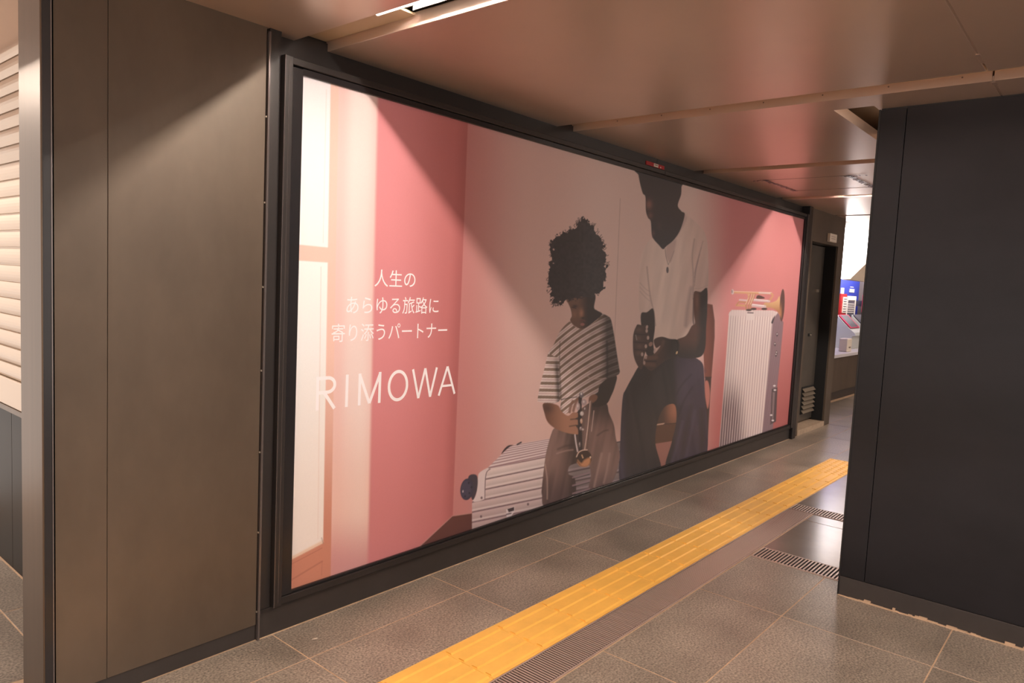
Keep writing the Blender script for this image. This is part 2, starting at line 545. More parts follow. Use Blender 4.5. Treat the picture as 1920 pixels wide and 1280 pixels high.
# corner strip and steel end face
box('corner_strip', (0.728, -0.004, 0.0), (0.7525, 0.05, CEIL + 0.02), 'black_glossy', wall, 0.002)
box('corner_edge', (0.7495, -0.006, 0.0), (0.7530, 0.0, CEIL + 0.02), 'black_edge', wall)
box('end_panel', (0.724, -0.002, 0.0), (0.76, 0.195, CEIL + 0.05), 'steel', wall, 0.002)
# thin black fin between panel and poster surround
box('fin', (1.4450, -0.012, 0.0), (1.4530, 0.05, CEIL - 0.015), 'black_edge', wall)
box('surround', (1.4530, -0.004, 0.105), (1.4990, 0.05, CEIL + 0.02), 'black_metal', wall)
for z in (1.988, 1.678, 1.367, 1.054, 0.742, 0.43, 0.115):
    bm = bmesh.new(); add_cyl(bm, (1.4432, -0.006, z), (1.4432, 0.0, z), 0.0035, n=8)
    obj('screw', bm, 'screw', wall)
# post and panels at the far side of the poster
box('post', (7.25, -0.03, 0.0), (7.345, 0.055, CEIL + 0.02), 'black_glossy', wall, 0.002)
box('metal_panel', (7.35, 0.0, 0.0), (7.48, 0.056, CEIL + 0.02), 'bronze', wall, 0.0015)
box('metal_panel', (8.335, 0.0, 0.0), (8.53, 0.29, CEIL + 0.02), 'bronze', wall, 0.0015)
box('metal_panel', (7.4825, 0.0, 1.985), (8.3325, 0.056, CEIL + 0.02), 'bronze', wall, 0.0015)
# baseboard below the poster
bb = structure(box('baseboard_left', (1.4535, -0.002, 0.0), (7.249, 0.05, 0.103), 'baseboard', None, 0.0015),
               'dark flat baseboard under the poster', 'baseboard')
box('upper_rail', (1.4535, -0.010, 0.1035), (7.249, 0.05, 0.118), 'black_metal', bb)
# sealant line where baseboards meet the floor
bm = bmesh.new(); add_box(bm, (1.455, -0.007, -0.002), (7.25, -0.002, 0.002))
obj('sealant', bm, 'grout', bb)
# a crumb of paper on the tiles
p = obj('paper_scrap', (lambda b: (add_prism(b, [(1.60, -0.145), (1.617, -0.148), (1.62, -0.154), (1.608, -0.152)], 0.0, 0.0015, 2), b)[1])(bmesh.new()), 'label_white')
tag(p, 'tiny white scrap of paper on the tile near the poster corner', 'scrap')

# ---- poster frame
PX0, PX1, PZ0, PZ1 = 1.5864, 7.186, 0.1586, 2.170
poster = thing('framed_poster', 'wide pink advertising poster with two seated figures in a black stepped frame', 'poster')
frame = poster
def rail(name, a, b, c, d, y, m, e=0.0012):
    box(name, (a, y, c), (b, 0.05, d), m, frame, e)
# outer flange and inner bead on every side
rail('side_rail', 1.4995, 1.5350, 0.119, 2.222, -0.030, 'black_metal', 0.002)
rail('side_bead', 1.5350, PX0, 0.150, 2.190, -0.018, 'black_glossy', 0.002)
rail('side_rail', 7.205, 7.2495, 0.119, 2.222, -0.030, 'black_metal', 0.002)
rail('side_bead', PX1, 7.205, 0.150, 2.190, -0.018, 'black_glossy', 0.002)
rail('top_rail', 1.5355, 4.372, 2.196, 2.222, -0.022, 'black_metal', 0.002)
rail('top_rail', 4.376, 7.2045, 2.196, 2.222, -0.022, 'black_metal', 0.002)
rail('top_bead', PX0 + 0.0005, PX1 - 0.0005, PZ1, 2.195, -0.012, 'black_glossy', 0.002)
rail('bottom_rail', 1.5355, 7.2045, 0.119, 0.148, -0.022, 'black_metal', 0.002)
rail('bottom_bead', PX0 + 0.0005, PX1 - 0.0005, 0.148, PZ0, -0.012, 'black_glossy', 0.002)
rail('edge_highlight', 1.5000, 1.5025, 0.120, 2.221, -0.0315, 'black_edge', 0)
rail('edge_highlight', 1.5175, 1.5190, 0.135, 2.205, -0.0310, 'black_edge', 0)

# ---- red label on the header
lab = thing('red_label', 'small red and white warning label on the black header above the poster', 'label')
box('plate', (4.225, 0.040, 2.245), (4.47, 0.045, 2.270), 'red', lab)
box('white_field', (4.325, 0.0392, 2.247), (4.385, 0.0402, 2.268), 'label_white', lab)
box('printed_line', (4.335, 0.0386, 2.258), (4.375, 0.0394, 2.262), 'label_ink', lab)
box('white_field', (4.412, 0.0392, 2.249), (4.424, 0.0402, 2.258), 'label_white', lab)

# ---- door
door = structure(box('door_1', (7.485, 0.135, 0.075), (8.330, 0.184, 1.978), 'door', None, 0.002), 'dark metal service door with louvre set in the wall past the poster', 'door')
box('door_stop', (8.322, 0.02, 0.06), (8.3345, 0.135, 1.984), 'dark_hole', door)
box('closer', (8.09, 0.115, 1.48), (8.18, 0.135, 1.51), 'screw', door)
hd = box('lock_plate', (7.99, 0.127, 1.00), (8.08, 0.135, 1.03), 'dark_hole', door)
bm = bmesh.new(); add_cyl(bm, (8.035, 0.115, 1.015), (8.035, 0.127, 1.015), 0.012, n=12); obj('keyhole', bm, 'screw', hd)
lv = box('louvre', (7.93, 0.128, 0.15), (8.31, 0.1352, 0.45), 'dark_hole', door)
for k in range(6):
    bm = bmesh.new(); z = 0.165 + 0.047 * k
    add_prism(bm, [(0.100, z), (0.103, z - 0.004), (0.131, z + 0.028), (0.128, z + 0.032)], 7.94, 8.30, 0)
    obj('slat', bm, 'slat_metal', lv)
bm = bmesh.new(); add_box(bm, (7.482, -0.005, 0.0), (8.3345, 0.184, 0.055))
tag(obj('door_step', bm, 'threshold'), 'pale concrete step under the louvred service door', 'step')
ds = thing('door_sign', 'small pale sign plate above the dark service door', 'sign')
box('plate', (7.93, -0.03, 2.015), (8.16, -0.001, 2.10), 'label_white', ds, 0.002)
for k in range(2):
    box('printed_line', (7.97, -0.0306, 2.045 + 0.022 * k), (8.11, -0.0299, 2.052 + 0.022 * k), 'slot_face', ds)

# ================================================================== SHUTTER RECESS (left edge of the picture)
bm = bmesh.new()
add_box(bm, (1.03, 0.195, 0), (1.14, 2.6, 2.44))
ws = structure(obj('wall_side', bm, 'shutter_wall'), 'dark glossy wall of the recess under the roller shutter', 'wall')
box('metal_panel', (1.005, 0.195, 0.0), (1.03, 1.36, 2.35), 'shutter_wall', ws, 0.001)
box('metal_panel', (1.005, 1.363, 0.0), (1.03, 2.6, 2.35), 'shutter_wall', ws, 0.001)
sh = thing('roller_shutter', 'half-lowered ribbed metal roller shutter at the left edge', 'shutter')
def slat_mesh(h):
    bm = bmesh.new()
    n = 5
    pts = [(0.0, 0.0)] + [(-0.012 * math.sin(math.pi * i / n) - 0.004 * (i / n), h * 0.86 * i / n) for i in range(1, n + 1)]
    pts += [(0.010, h * 0.88), (0.010, h * 1.0), (0.016, h), (0.016, 0.0)]
    A = [(p[0], p[1]) for p in pts]
    vs0 = [bm.verts.new((p[0], 0.20, p[1])) for p in A]
    vs1 = [bm.verts.new((p[0], 2.55, p[1])) for p in A]
    m = len(A)
    for i in range(m):
        bm.faces.new((vs0[i], vs0[(i + 1) % m], vs1[(i + 1) % m], vs1[i]))
    bm.faces.new(vs0); bm.faces.new(vs1[::-1])
    bmesh.ops.recalc_face_normals(bm, faces=bm.faces)
    me = bpy.data.meshes.new('slat'); bm.to_mesh(me); bm.free(); me.materials.append(MATS['shutter'])
    return me
sm = slat_mesh(0.0725)
for k in range(20):
    link('slat', sm, (0.985, 0, 0.90 + 0.0725 * k), sh)
box('bottom_rail', (0.972, 0.20, 0.775), (0.997, 2.55, 0.897), 'shutter', sh, 0.004)
box('rail_lip', (0.966, 0.20, 0.752), (1.0, 2.55, 0.775), 'steel', sh, 0.003)

# ================================================================== PILLAR (right)
pil = thing('pillar', 'black metal-clad pillar standing at the right edge', 'pillar')
box('core', (3.66, -6.2, 0.0), (4.58, -1.515, CEIL + 0.04), 'pillar_edge', pil)
box('metal_panel', (3.645, -1.6225, 0.095), (3.662, -1.516, 2.295), 'pillar_panel', pil, 0.001)
box('metal_panel', (3.645, -2.66, 0.095), (3.662, -1.6250, 2.295), 'pillar_panel', pil, 0.001)
box('metal_panel', (3.645, -3.70, 0.095), (3.662, -2.6625, 2.295), 'pillar_panel', pil, 0.001)
box('metal_panel', (3.645, -6.20, 0.095), (3.662, -3.7025, 2.295), 'pillar_panel', pil, 0.001)
box('corner_strip', (3.6435, -1.516, 0.0), (3.69, -1.508, 2.298), 'pillar_edge', pil, 0.001)
box('metal_panel', (3.69, -1.516, 0.0), (4.58, -1.509, 2.298), 'pillar_panel', pil, 0.001)
box('baseboard', (3.641, -6.2, 0.0), (3.662, -1.516, 0.093), 'baseboard', pil, 0.001)
# ragged mortar along the foot
bm = bmesh.new()
y = -1.516
while y > -3.2:
    w = random.uniform(0.01, 0.045); h = random.choice((0.003, 0.004, 0.006, 0.012)) * random.uniform(0.7, 1.3)
    add_box(bm, (3.628 + random.uniform(0, 0.006), y - w, -0.001), (3.642, y, h))
    y -= w
tag(obj('mortar_line', bm, 'grout', pil), 'ragged pale mortar line along the foot of the pillar')

# ================================================================== TICKET COUNTER (far opening)
bm = bmesh.new(); add_box(bm, (8.50, 1.22, 0), (14.1, 1.30, 2.44))
wb = structure(obj('wall_back', bm, 'blue'), 'blue wall behind the ticket machines', 'wall')
box('notice', (13.30, 1.205, 1.535), (13.55, 1.22, 1.595), 'label_white', wb)
box('notice', (12.80, 1.205, 1.50), (12.95, 1.22, 1.60), 'label_white', wb)
box('printed_line', (13.33, 1.214, 1.622), (13.52, 1.2201, 1.632), 'label_white', wb)
bm = bmesh.new(); add_box(bm, (13.9, -6.2, 0), (14.1, 1.22, 2.44))
structure(obj('wall_end', bm, 'hall_wall'), 'dim wall at the far end of the passage', 'wall')
ctr = thing('ticket_counter', 'steel-fronted counter with white top below the ticket machines', 'counter')
box('front', (8.56, 0.545, 0.12), (13.9, 0.62, 0.60), 'bronze', ctr)
box('kick_plate', (8.56, 0.56, 0.0), (13.9, 0.62, 0.12), 'baseboard', ctr)
box('top', (8.56, 0.525, 0.60), (13.9, 1.20, 0.645), 'counter_top', ctr, 0.004)
lb = thing('light_box', 'large glowing white sign panel above the ticket counter', 'sign')
bm = bmesh.new()
add_prism(bm, [(10.62, 1.70), (10.62, 2.30), (10.76, 2.415), (13.85, 2.415), (13.85, 1.70)], 0.60, 0.66, 1)
obj('panel', bm, 'lightbox', lb)
cn = thing('canopy', 'grey sloped canopy under the glowing sign panel', 'canopy')
bm = bmesh.new()
add_prism(bm, [(10.70, 1.70), (10.76, 1.725), (12.78, 2.412), (13.88, 2.412), (13.88, 1.70)], 0.50, 0.595, 1)
obj('hood', bm, 'canopy', cn)
box('hood_lip', (10.70, 0.495, 1.685), (13.88, 0.595, 1.70), 'canopy', cn)
for k in range(3):
    box('rib', (11.55 + 0.3 * k, 0.49, 1.78 + 0.07 * k), (11.80 + 0.3 * k, 0.50, 1.79 + 0.07 * k), 'seam', cn)

def ticket_machine(x, label, accent, back):
    t = thing('ticket_machine', label, 'ticket machine', 'ticket machines on the counter')
    bm = bmesh.new()
    add_prism(bm, [(0.74, 0.646), (1.00, 0.646), (1.00, 1.16), (0.80, 0.96), (0.72, 0.90), (0.70, 0.86), (0.75, 0.84)], x, x + 0.55, 0)
    obj('body', bm, 'machine_grey', t)
    bm = bmesh.new()
    add_prism(bm, [(0.792, 0.966), (0.985, 1.158), (0.978, 1.166), (0.785, 0.974)], x + 0.03, x + 0.52, 0)
    sc = obj('screen_bezel', bm, accent, t)
    bm = bmesh.new()
    add_prism(bm, [(0.80, 0.978), (0.972, 1.150), (0.968, 1.160), (0.792, 0.984)], x + 0.08, x + 0.47, 0)
    obj('screen', bm, 'machine_dark', sc)
    box('coin_tray', (x + 0.30, 0.688, 0.845), (x + 0.48, 0.72, 0.87), 'yellow_green', t)
    bp = box('back_board', (x + 0.06, 1.10, 0.646), (x + 0.50, 1.14, 1.46), 'machine_dark', t)
    box('board_frame', (x + 0.03, 1.09, 1.40), (x + 0.53, 1.10, 1.47), 'label_white', bp)
    box('board_frame', (x + 0.03, 1.09, 0.66), (x + 0.07, 1.10, 1.40), 'label_white', bp)
    box('board_frame', (x + 0.49, 1.09, 0.66), (x + 0.53, 1.10, 1.40), 'label_white', bp)
    for k in range(5):
        box('printed_line', (x + 0.11, 1.094, 1.33 - 0.035 * k), (x + 0.45, 1.10, 1.342 - 0.035 * k), 'label_white', bp)
    return t
ticket_machine(11.95, 'pale ticket machine with red-edged tilted screen nearest the passage', 'magenta', 0)
ticket_machine(12.75, 'pale ticket machine with dark tilted screen beside the pillar edge', 'machine_dark', 1)
rb = thing('notice_board', 'red framed notice board with lists above the nearest ticket machine', 'notice')
box('board', (12.30, 1.06, 1.12), (12.62, 1.085, 1.50), 'red', rb)
box('bracket', (12.55, 1.085, 1.30), (12.61, 1.219, 1.40), 'machine_dark', rb)
box('sheet', (12.40, 1.05, 1.19), (12.60, 1.06, 1.45), 'label_white', rb)
for k in range(6):
    box('printed_line', (12.43, 1.045, 1.21 + 0.04 * k), (12.57, 1.05, 1.222 + 0.04 * k), 'machine_dark', rb)
mb = thing('notice_board', 'white leaflet board with magenta edges at the pillar edge', 'notice')
box('board', (13.35, 0.99, 1.20), (13.75, 1.01, 1.50), 'magenta', mb)
box('bracket', (13.50, 1.01, 1.30), (13.60, 1.219, 1.40), 'machine_dark', mb)
box('sheet', (13.37, 0.98, 1.25), (13.73, 0.99, 1.44), 'label_white', mb)
bx = thing('card_box', 'small cream box standing on the white counter', 'box')
box('body', (11.20, 0.60, 0.646), (11.42, 0.72, 0.84), 'label_white', bx, 0.01)
box('printed_mark', (11.27, 0.598, 0.70), (11.36, 0.60, 0.72), 'seam', bx)

# ================================================================== POSTER

# Homography photograph -> poster plane, only used to trace the printed outlines.
RM = np.array(ROT)
CC = np.array(CAM)
def px_of(X, Z):
    d0, d1, d2 = X - CC[0], 0.0 - CC[1], Z - CC[2]
    c = [RM[i, 0] * d0 + RM[i, 1] * d1 + RM[i, 2] * d2 for i in range(3)]
    return 960 + F_PX * c[0] / -c[2], 640 - F_PX * c[1] / -c[2]
def on_wall(u, v):
    d = RM.T @ np.array([(u - 960) / F_PX, -(v - 640) / F_PX, -1.0])
    t = -CC[1] / d[1]
    q = CC + t * d
    return q[0], q[2]

xs = [PX0]
while xs[-1] < PX1:
    xs.append(xs[-1] + 0.0023 + (xs[-1] - PX0) / (PX1 - PX0) * 0.0072)
xs = np.array(xs); xs *= 1.0; xs = PX0 + (xs - PX0) * (PX1 - PX0) / (xs[-1] - PX0)
zs = np.linspace(PZ0, PZ1, 700)
GX, GZ = np.meshgrid(xs, zs)
U, V = px_of(GX, GZ)
U = U.ravel(); V = V.ravel()
N = U.size
ART = np.zeros((N, 3))

def vnoise(u, v, s, seed=0):
    r = np.random.default_rng(seed).random((257, 257))
    a, b = u / s, v / s
    i, j = np.floor(a).astype(int), np.floor(b).astype(int)
    fa, fb = a - i, b - j
    fa = fa * fa * (3 - 2 * fa); fb = fb * fb * (3 - 2 * fb)
    i %= 256; j %= 256
    return (r[j, i] * (1 - fa) + r[j, i + 1] * fa) * (1 - fb) + (r[j + 1, i] * (1 - fa) + r[j + 1, i + 1] * fa) * fb - 0.5

def smooth_poly(pts, closed=True, n=6):
    P = np.array(pts, float)
    m = len(P)
    out = []
    rngk = range(m) if closed else range(m - 1)
    for k in rngk:
        p0 = P[(k - 1) % m] if closed or k > 0 else P[k]
        p1, p2 = P[k], P[(k + 1) % m]
        p3 = P[(k + 2) % m] if closed or k + 2 < m else p2
        for t in np.arange(n) / n:
            out.append(0.5 * ((2 * p1) + (-p0 + p2) * t + (2 * p0 - 5 * p1 + 4 * p2 - p3) * t * t + (-p0 + 3 * p1 - 3 * p2 + p3) * t ** 3))
    if not closed:
        out.append(P[-1])
    return np.array(out)

def seldist(P, closed, margin):
    lo, hi = P.min(0) - margin, P.max(0) + margin
    idx = np.nonzero((U > lo[0]) & (U < hi[0]) & (V > lo[1]) & (V < hi[1]))[0]
    u, v = U[idx], V[idx]
    d = np.full(u.shape, 1e9)
    ins = np.zeros(u.shape, bool)
    m = len(P)
    for k in range(m if closed else m - 1):
        a, b = P[k], P[(k + 1) % m]
        e = b - a
        L = e @ e + 1e-12
        t = np.clip(((u - a[0]) * e[0] + (v - a[1]) * e[1]) / L, 0, 1)
        d = np.minimum(d, (u - a[0] - t * e[0]) ** 2 + (v - a[1] - t * e[1]) ** 2)
        if closed and abs(e[1]) > 1e-12:
            c = ((a[1] > v) != (b[1] > v)) & (u < e[0] * (v - a[1]) / e[1] + a[0])
            ins ^= c
    d = np.sqrt(d)
    if closed:
        d = np.where(ins, -d, d)
    return idx, u, v, d

def resolve(c, u, v):
    return c(u, v) if callable(c) else lin(c)[None, :] * np.ones((u.size, 1))

def blend(idx, rgbv, a):
    ART[idx] = ART[idx] * (1 - a[:, None]) + rgbv * a[:, None]

def poly(pts, c, soft=1.4, alpha=1.0, curve=True, fuzz=None):
    P = smooth_poly(pts) if curve else np.array(pts, float)
    idx, u, v, d = seldist(P, True, soft * 2 + (fuzz[0] * 2 if fuzz else 0) + 2)
    if fuzz:
        d = d + fuzz[0] * 2 * (vnoise(u, v, fuzz[1], 3) + 0.7 * vnoise(u, v, fuzz[1] / 2.2, 5))
    blend(idx, resolve(c, u, v), np.clip(0.5 - d / soft, 0, 1) * alpha)

def stroke(pts, w, c, soft=1.2, alpha=1.0, curve=True):
    P = smooth_poly(pts, False) if curve and len(pts) > 2 else np.array(pts, float)
    idx, u, v, d = seldist(P, False, w + soft * 2 + 2)
    blend(idx, resolve(c, u, v), np.clip(0.5 - (d - w / 2) / soft, 0, 1) * alpha)

def oval(cx, cy, rx, ry, c, soft=1.3, alpha=1.0, rot=0.0):
    t = np.arange(28) / 28 * 2 * math.pi
    cr, sr = math.cos(rot), math.sin(rot)
    x, y_ = rx * np.cos(t), ry * np.sin(t)
    poly(np.stack([cx + x * cr - y_ * sr, cy + x * sr + y_ * cr], 1), c, soft, alpha, curve=False)

def blob(cx, cy, rx, ry, c, alpha=1.0, rot=0.0, clip=None):
    idx = np.nonzero((abs(U - cx) < 3 * max(rx, ry)) & (abs(V - cy) < 3 * max(rx, ry)))[0]
    u, v = U[idx] - cx, V[idx] - cy
    cr, sr = math.cos(rot), math.sin(rot)
    q = ((u * cr + v * sr) / rx) ** 2 + ((-u * sr + v * cr) / ry) ** 2
    a = np.exp(-q) * alpha
    if clip is not None:
        P = smooth_poly(clip)
        m = np.zeros(N)
        i2, _, _, d = seldist(P, True, 3)
        m[i2] = np.clip(0.5 - d / 1.4, 0, 1)
        a = a * m[idx]
    blend(idx, resolve(c, U[idx], V[idx]), a)

def mixc(c0, c1, t):
    t = np.clip(t, 0, 1)[:, None]
    return lin(c0)[None] * (1 - t) + lin(c1)[None] * t

def sstep(a, b, x):
    t = np.clip((x - a) / (b - a), 0, 1)
    return t * t * (3 - 2 * t)

# ---- room in the print: window, curtain, two pink walls, dark floor
xc_ = 877 - (V - 236) * 0.0385                # corner of the printed room
xk_ = 709 - (V - 190) * 0.0215                # right edge of the curtain
xw_ = 620 - (V - 158) * 0.0165                # right edge of the glass
xf_ = 635 - (V - 165) * 0.0165                # right edge of the window frame
def lerp(c0, c1, t):
    t = np.clip(t, 0, 1)[:, None]
    return c0 * (1 - t) + c1 * t
def C3(r, g, b):
    return lin((r, g, b))[None, :] * np.ones((N, 1))
# back wall: deep pink by the corner, paled in the middle to paint in the film's haze, pink again at the right
bw = lerp(C3(206, 124, 118), C3(228, 180, 166), sstep(860, 1010, U))
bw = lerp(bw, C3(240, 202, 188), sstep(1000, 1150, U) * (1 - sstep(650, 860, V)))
bw = lerp(bw, C3(226, 128, 126), sstep(1290, 1380, U))
bw = lerp(bw, C3(198, 96, 92), sstep(560, 800, V) * sstep(1290, 1360, U))
# left wall
lw = lerp(C3(236, 136, 138), C3(206, 108, 104), sstep(730, 860, U))
lw = lerp(lw, C3(204, 108, 106), sstep(600, 1000, V) * 0.55)
lw = lerp(lw, C3(176, 84, 80), sstep(-26, 0, U - xc_) * 0.6)
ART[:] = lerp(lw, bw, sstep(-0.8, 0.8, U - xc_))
# curtain with folds
fold = 0.5 + 0.5 * np.sin((U - xk_) / 13.5 + 0.6 * np.sin(V / 240.0) + 0.4)
fold2 = 0.5 + 0.5 * np.sin((U - xk_) / 5.2 + 1.3)
cu = lerp(C3(255, 224, 212), C3(250, 196, 184), fold * 0.8 + 0.12 * fold2)
cu = lerp(cu, C3(246, 186, 160), sstep(700, 960, V) * 0.55)
cu = lerp(cu, C3(214, 128, 128), sstep(950, 1060, V) * 0.75)
ART[:] = lerp(ART, cu, 1 - sstep(-5, 3, U - xk_))
# window frame
fr = lerp(C3(253, 200, 178), C3(216, 130, 98), sstep(620, 1040, V))
ART[:] = lerp(ART, fr, 1 - sstep(-1.2, 1.2, U - xf_))
# panes
gl = lerp(C3(255, 240, 236), C3(255, 250, 244), sstep(150, 300, V))
gl = lerp(gl, C3(253, 232, 218), sstep(520, 1000, V))
vt = 458 + (U - 557) * 0.10
vb_ = 488 + (U - 555) * 0.07
vl = 1049 - (U - 545) * 0.52
pane = (1 - sstep(-1.2, 1.2, U - xw_)) * (1 - sstep(-1.2, 1.2, V - vl))
mull = sstep(-1.5, 1.5, V - vt) * (1 - sstep(-1.5, 1.5, V - vb_))
ART[:] = lerp(ART, gl, pane * (1 - mull))
stroke([(612, 168), (606, 455)], 1.2, (246, 214, 204), 1.5, 0.7)
stroke([(602, 500), (596, 1010)], 1.2, (240, 206, 190), 1.5, 0.7)
stroke([(545, 1047), (604, 1016)], 5, (244, 196, 156), 4, 0.8)
stroke([(545, 1058), (604, 1027)], 1.2, (176, 92, 66), 1.5, 0.7)
stroke([(546, 1087), (604, 1052)], 2.0, (168, 90, 66), 3, 0.7)
stroke([(604, 1052), (603, 1078)], 1.2, (180, 100, 76), 2, 0.5)
stroke([(603, 1008), (606, 1018)], 1.6, (150, 100, 80), 2, 0.7)
# corner shading and a faint print seam
stroke([(1163, 372), (1152, 640)], 1.0, (150, 112, 104), 1.2, 0.5)
# printed floor
poly([(776, 1034), (800, 1012), (848, 967), (888, 961), (888, 1000), (860, 1008), (800, 1030)], (104, 54, 48), 2, curve=False)
stroke([(776, 1034), (848, 967), (888, 961)], 1.6, (214, 150, 138), 1.6, 0.6, curve=False)

# ---- left suitcase
def bodycol(u, v):
    base = mixc((236, 208, 200), (204, 168, 164), (v - 880) / 90)
    # ridges of the front face
    s = (v + 0.205 * (u - 911) - 898) / 18.9
    ph = s - np.floor(s)
    dark = np.exp(-((ph - 0.02) / 0.06) ** 2) + np.exp(-((ph - 0.98) / 0.05) ** 2)
    hi = np.exp(-((ph - 0.80) / 0.10) ** 2)
    base = base * (1 - 0.35 * np.clip(ph - 0.15, 0, 0.5)[:, None])
    base = base * (1 - hi[:, None] * 0.5) + lin((250, 226, 218))[None] * hi[:, None] * 0.5
    d = np.clip(dark, 0, 1)[:, None] * 0.85
    base = base * (1 - d) + lin((112, 74, 84))[None] * d
    sh = sstep(1020, 1080, u)[:, None] * 0.72
    return base * (1 - sh) + lin((70, 52, 60))[None] * sh * (0.6 + hi[:, None] * 2.2)
poly([(885, 995), (885, 940), (893, 926), (896, 898), (902, 886), (916, 876), (1031, 852), (1165, 826), (1165, 905), (1080, 935), (960, 985)], bodycol, 1.5, curve=False)
def topcol(u, v):
    s = (v + 0.19 * (u - 940) - 850) / (2.6 + 0.025 * np.clip(v - 825, 0, 50))
    ph = 0.5 + 0.5 * np.sin(s * 2 * math.pi * 0.75)
    return mixc((240, 214, 208), (172, 128, 132), ph)
poly([(914, 877), (940, 852), (955, 838), (964, 833.5), (1031, 822), (1031, 853), (920, 879)], topcol, 1.4, curve=False)
stroke([(916, 877), (1028, 856)], 2.0, (150, 106, 110), 1.5, 0.8)
poly([(899, 886), (914, 877), (916, 880), (911, 890), (909, 930), (905, 937), (888, 940), (893, 926), (896, 897)], (226, 200, 196), 1.5)
stroke([(919, 879), (911, 890), (909, 934)], 1.6, (110, 84, 90), 1.3, 0.9)
poly([(940, 851), (945, 842), (953, 835), (962, 834), (955, 838), (949, 843)], (58, 42, 50), 1.4)
stroke([(970, 833), (977, 829)], 3, (66, 56, 62), 1.4)
poly([(878, 894), (894, 891), (895, 915), (888, 936), (883, 930)], (70, 60, 72), 1.5)
oval(875.5, 917, 12.5, 20.5, (62, 56, 76), 1.6, rot=0.12)
oval(874, 917, 9.5, 16.5, (74, 68, 90), 2.5, 0.8, rot=0.12)
for (a, b) in ((879, 905), (884, 913), (880, 924), (868, 921), (872, 930)):
    oval(a, b, 1.6, 2.2, (40, 36, 50), 1.2)
oval(868, 921, 1.0, 2.4, (214, 186, 190), 1.0)
poly([(949, 955), (957, 951), (965, 949), (965, 958), (958, 968), (950, 971)], (228, 206, 204), 1.4, curve=False)
poly([(951, 954), (964, 950), (964, 957), (954, 960)], (70, 52, 58), 1.3, curve=False)
stroke([(950, 964), (958, 962)], 2.4, (110, 86, 92), 1.3)
for (a, b) in ((902, 968), (990, 945), (903, 933)):
    oval(a, b, 2.0, 2.6, (126, 96, 100), 1.2)

# ---- chair behind the man
poly([(1326, 569), (1336, 571), (1340, 600), (1340, 632), (1334, 708), (1321, 708), (1318, 640)], lambda u, v: mixc((150, 78, 60), (112, 56, 44), (u - 1320) / 20), 1.5, curve=False)
poly([(1322, 706), (1334, 706), (1330, 770), (1326, 850), (1316, 852)], (70, 46, 42), 1.5, curve=False)
poly([(1322, 716), (1328, 716), (1331, 740), (1327, 766), (1322, 740)], (206, 120, 104), 2)

# ---- man
MANSK = (62, 50, 48)
HEAD = [(1196, 320), (1197, 328), (1200, 344), (1205, 362), (1210, 369), (1211, 395), (1215, 408), (1220, 415), (1222, 440), (1226, 449),
        (1235, 459), (1243, 467), (1250, 461), (1264, 449), (1276, 430), (1284, 402), (1278, 396), (1271, 385), (1277, 365), (1278, 350), (1279, 335)]
TORSO = [(1282, 397), (1292, 406), (1305, 417), (1320, 434), (1326, 455), (1328, 489), (1327, 541), (1314, 547), (1301, 548), (1300, 592),
         (1296, 612), (1286, 629), (1267, 636), (1240, 632), (1225, 637), (1228, 611), (1225, 579), (1212, 586), (1202, 588), (1198, 570), (1199, 508),
         (1201, 485), (1211, 459), (1224, 447), (1243, 452), (1265, 440)]
def shirtcol(u, v):
    b = mixc((244, 214, 198), (226, 190, 176), (np.abs(u - 1245) / 70) ** 1.5)
    n = vnoise(u * 1.0 + v * 0.18, v * 0.12, 7, 11)
    return b * (1 + 0.16 * n)[:, None]
PANTS = [(1200, 684), (1186, 706), (1173, 730), (1168, 742), (1165, 776), (1163, 826), (1163, 905), (1200, 898), (1239, 884), (1229, 832), (1232, 795),
         (1244, 765), (1262, 757), (1268, 769), (1267, 797), (1259, 830), (1248, 880), (1290, 870), (1324, 852), (1326, 790), (1322, 752), (1320, 702), (1313, 676),
         (1270, 660), (1225, 668)]
# seat and space under it, seen between the legs
poly([(1222, 750), (1272, 750), (1272, 800), (1222, 800)], lambda u, v: mixc((84, 56, 44), (176, 108, 76), sstep(1240, 1266, u) * (1 - sstep(770, 796, v) * 0.5)), 1.6, curve=False)
poly([(1222, 797), (1272, 793), (1264, 830), (1222, 836)], (100, 62, 42), 1.6, curve=False)
poly([(1226, 832), (1264, 826), (1252, 880), (1238, 886)], (168, 106, 92), 1.4, curve=False)
stroke([(1231, 796), (1245, 794)], 2.4, (206, 160, 136), 1.3)
stroke([(1245, 795), (1268, 793)], 1.4, (60, 40, 34), 1.3)
def navy(u, v):
    c = mixc((56, 46, 50), (50, 42, 44), (u - 1170) / 60)
    r = sstep(1262, 1285, u - (v - 760) * -0.10)[:, None]
    c = c * (1 - r) + lin((70, 54, 70))[None] * r
    l = (1 - sstep(1164, 1178, u))[:, None]
    c = c * (1 - l * 0.6) + lin((74, 62, 84))[None] * l * 0.6
    n = vnoise(u * 1.4 - v * 0.25, v * 0.1, 9, 21)
    return c * (1 + 0.5 * n)[:, None]
poly(PANTS, navy, 1.5)
poly([(1270, 668), (1318, 690), (1320, 700), (1300, 720), (1272, 760), (1268, 720)], (76, 60, 78), 8, 0.6)
stroke([(1296, 702), (1278, 722), (1268, 740)], 3, (44, 36, 46), 4, 0.7)
stroke([(1298, 726), (1282, 752), (1272, 780)], 3, (42, 34, 44), 4, 0.7)
stroke([(1296, 760), (1284, 820), (1276, 872)], 6, (56, 44, 46), 7, 0.7)
stroke([(1303, 770), (1292, 830), (1284, 868)], 4, (86, 70, 92), 5, 0.6)
stroke([(1280, 790), (1268, 840), (1258, 872)], 5, (84, 68, 90), 5, 0.7)
stroke([(1316, 770), (1316, 848)], 9, (58, 44, 42), 8, 0.7)
poly(TORSO, shirtcol, 1.5)
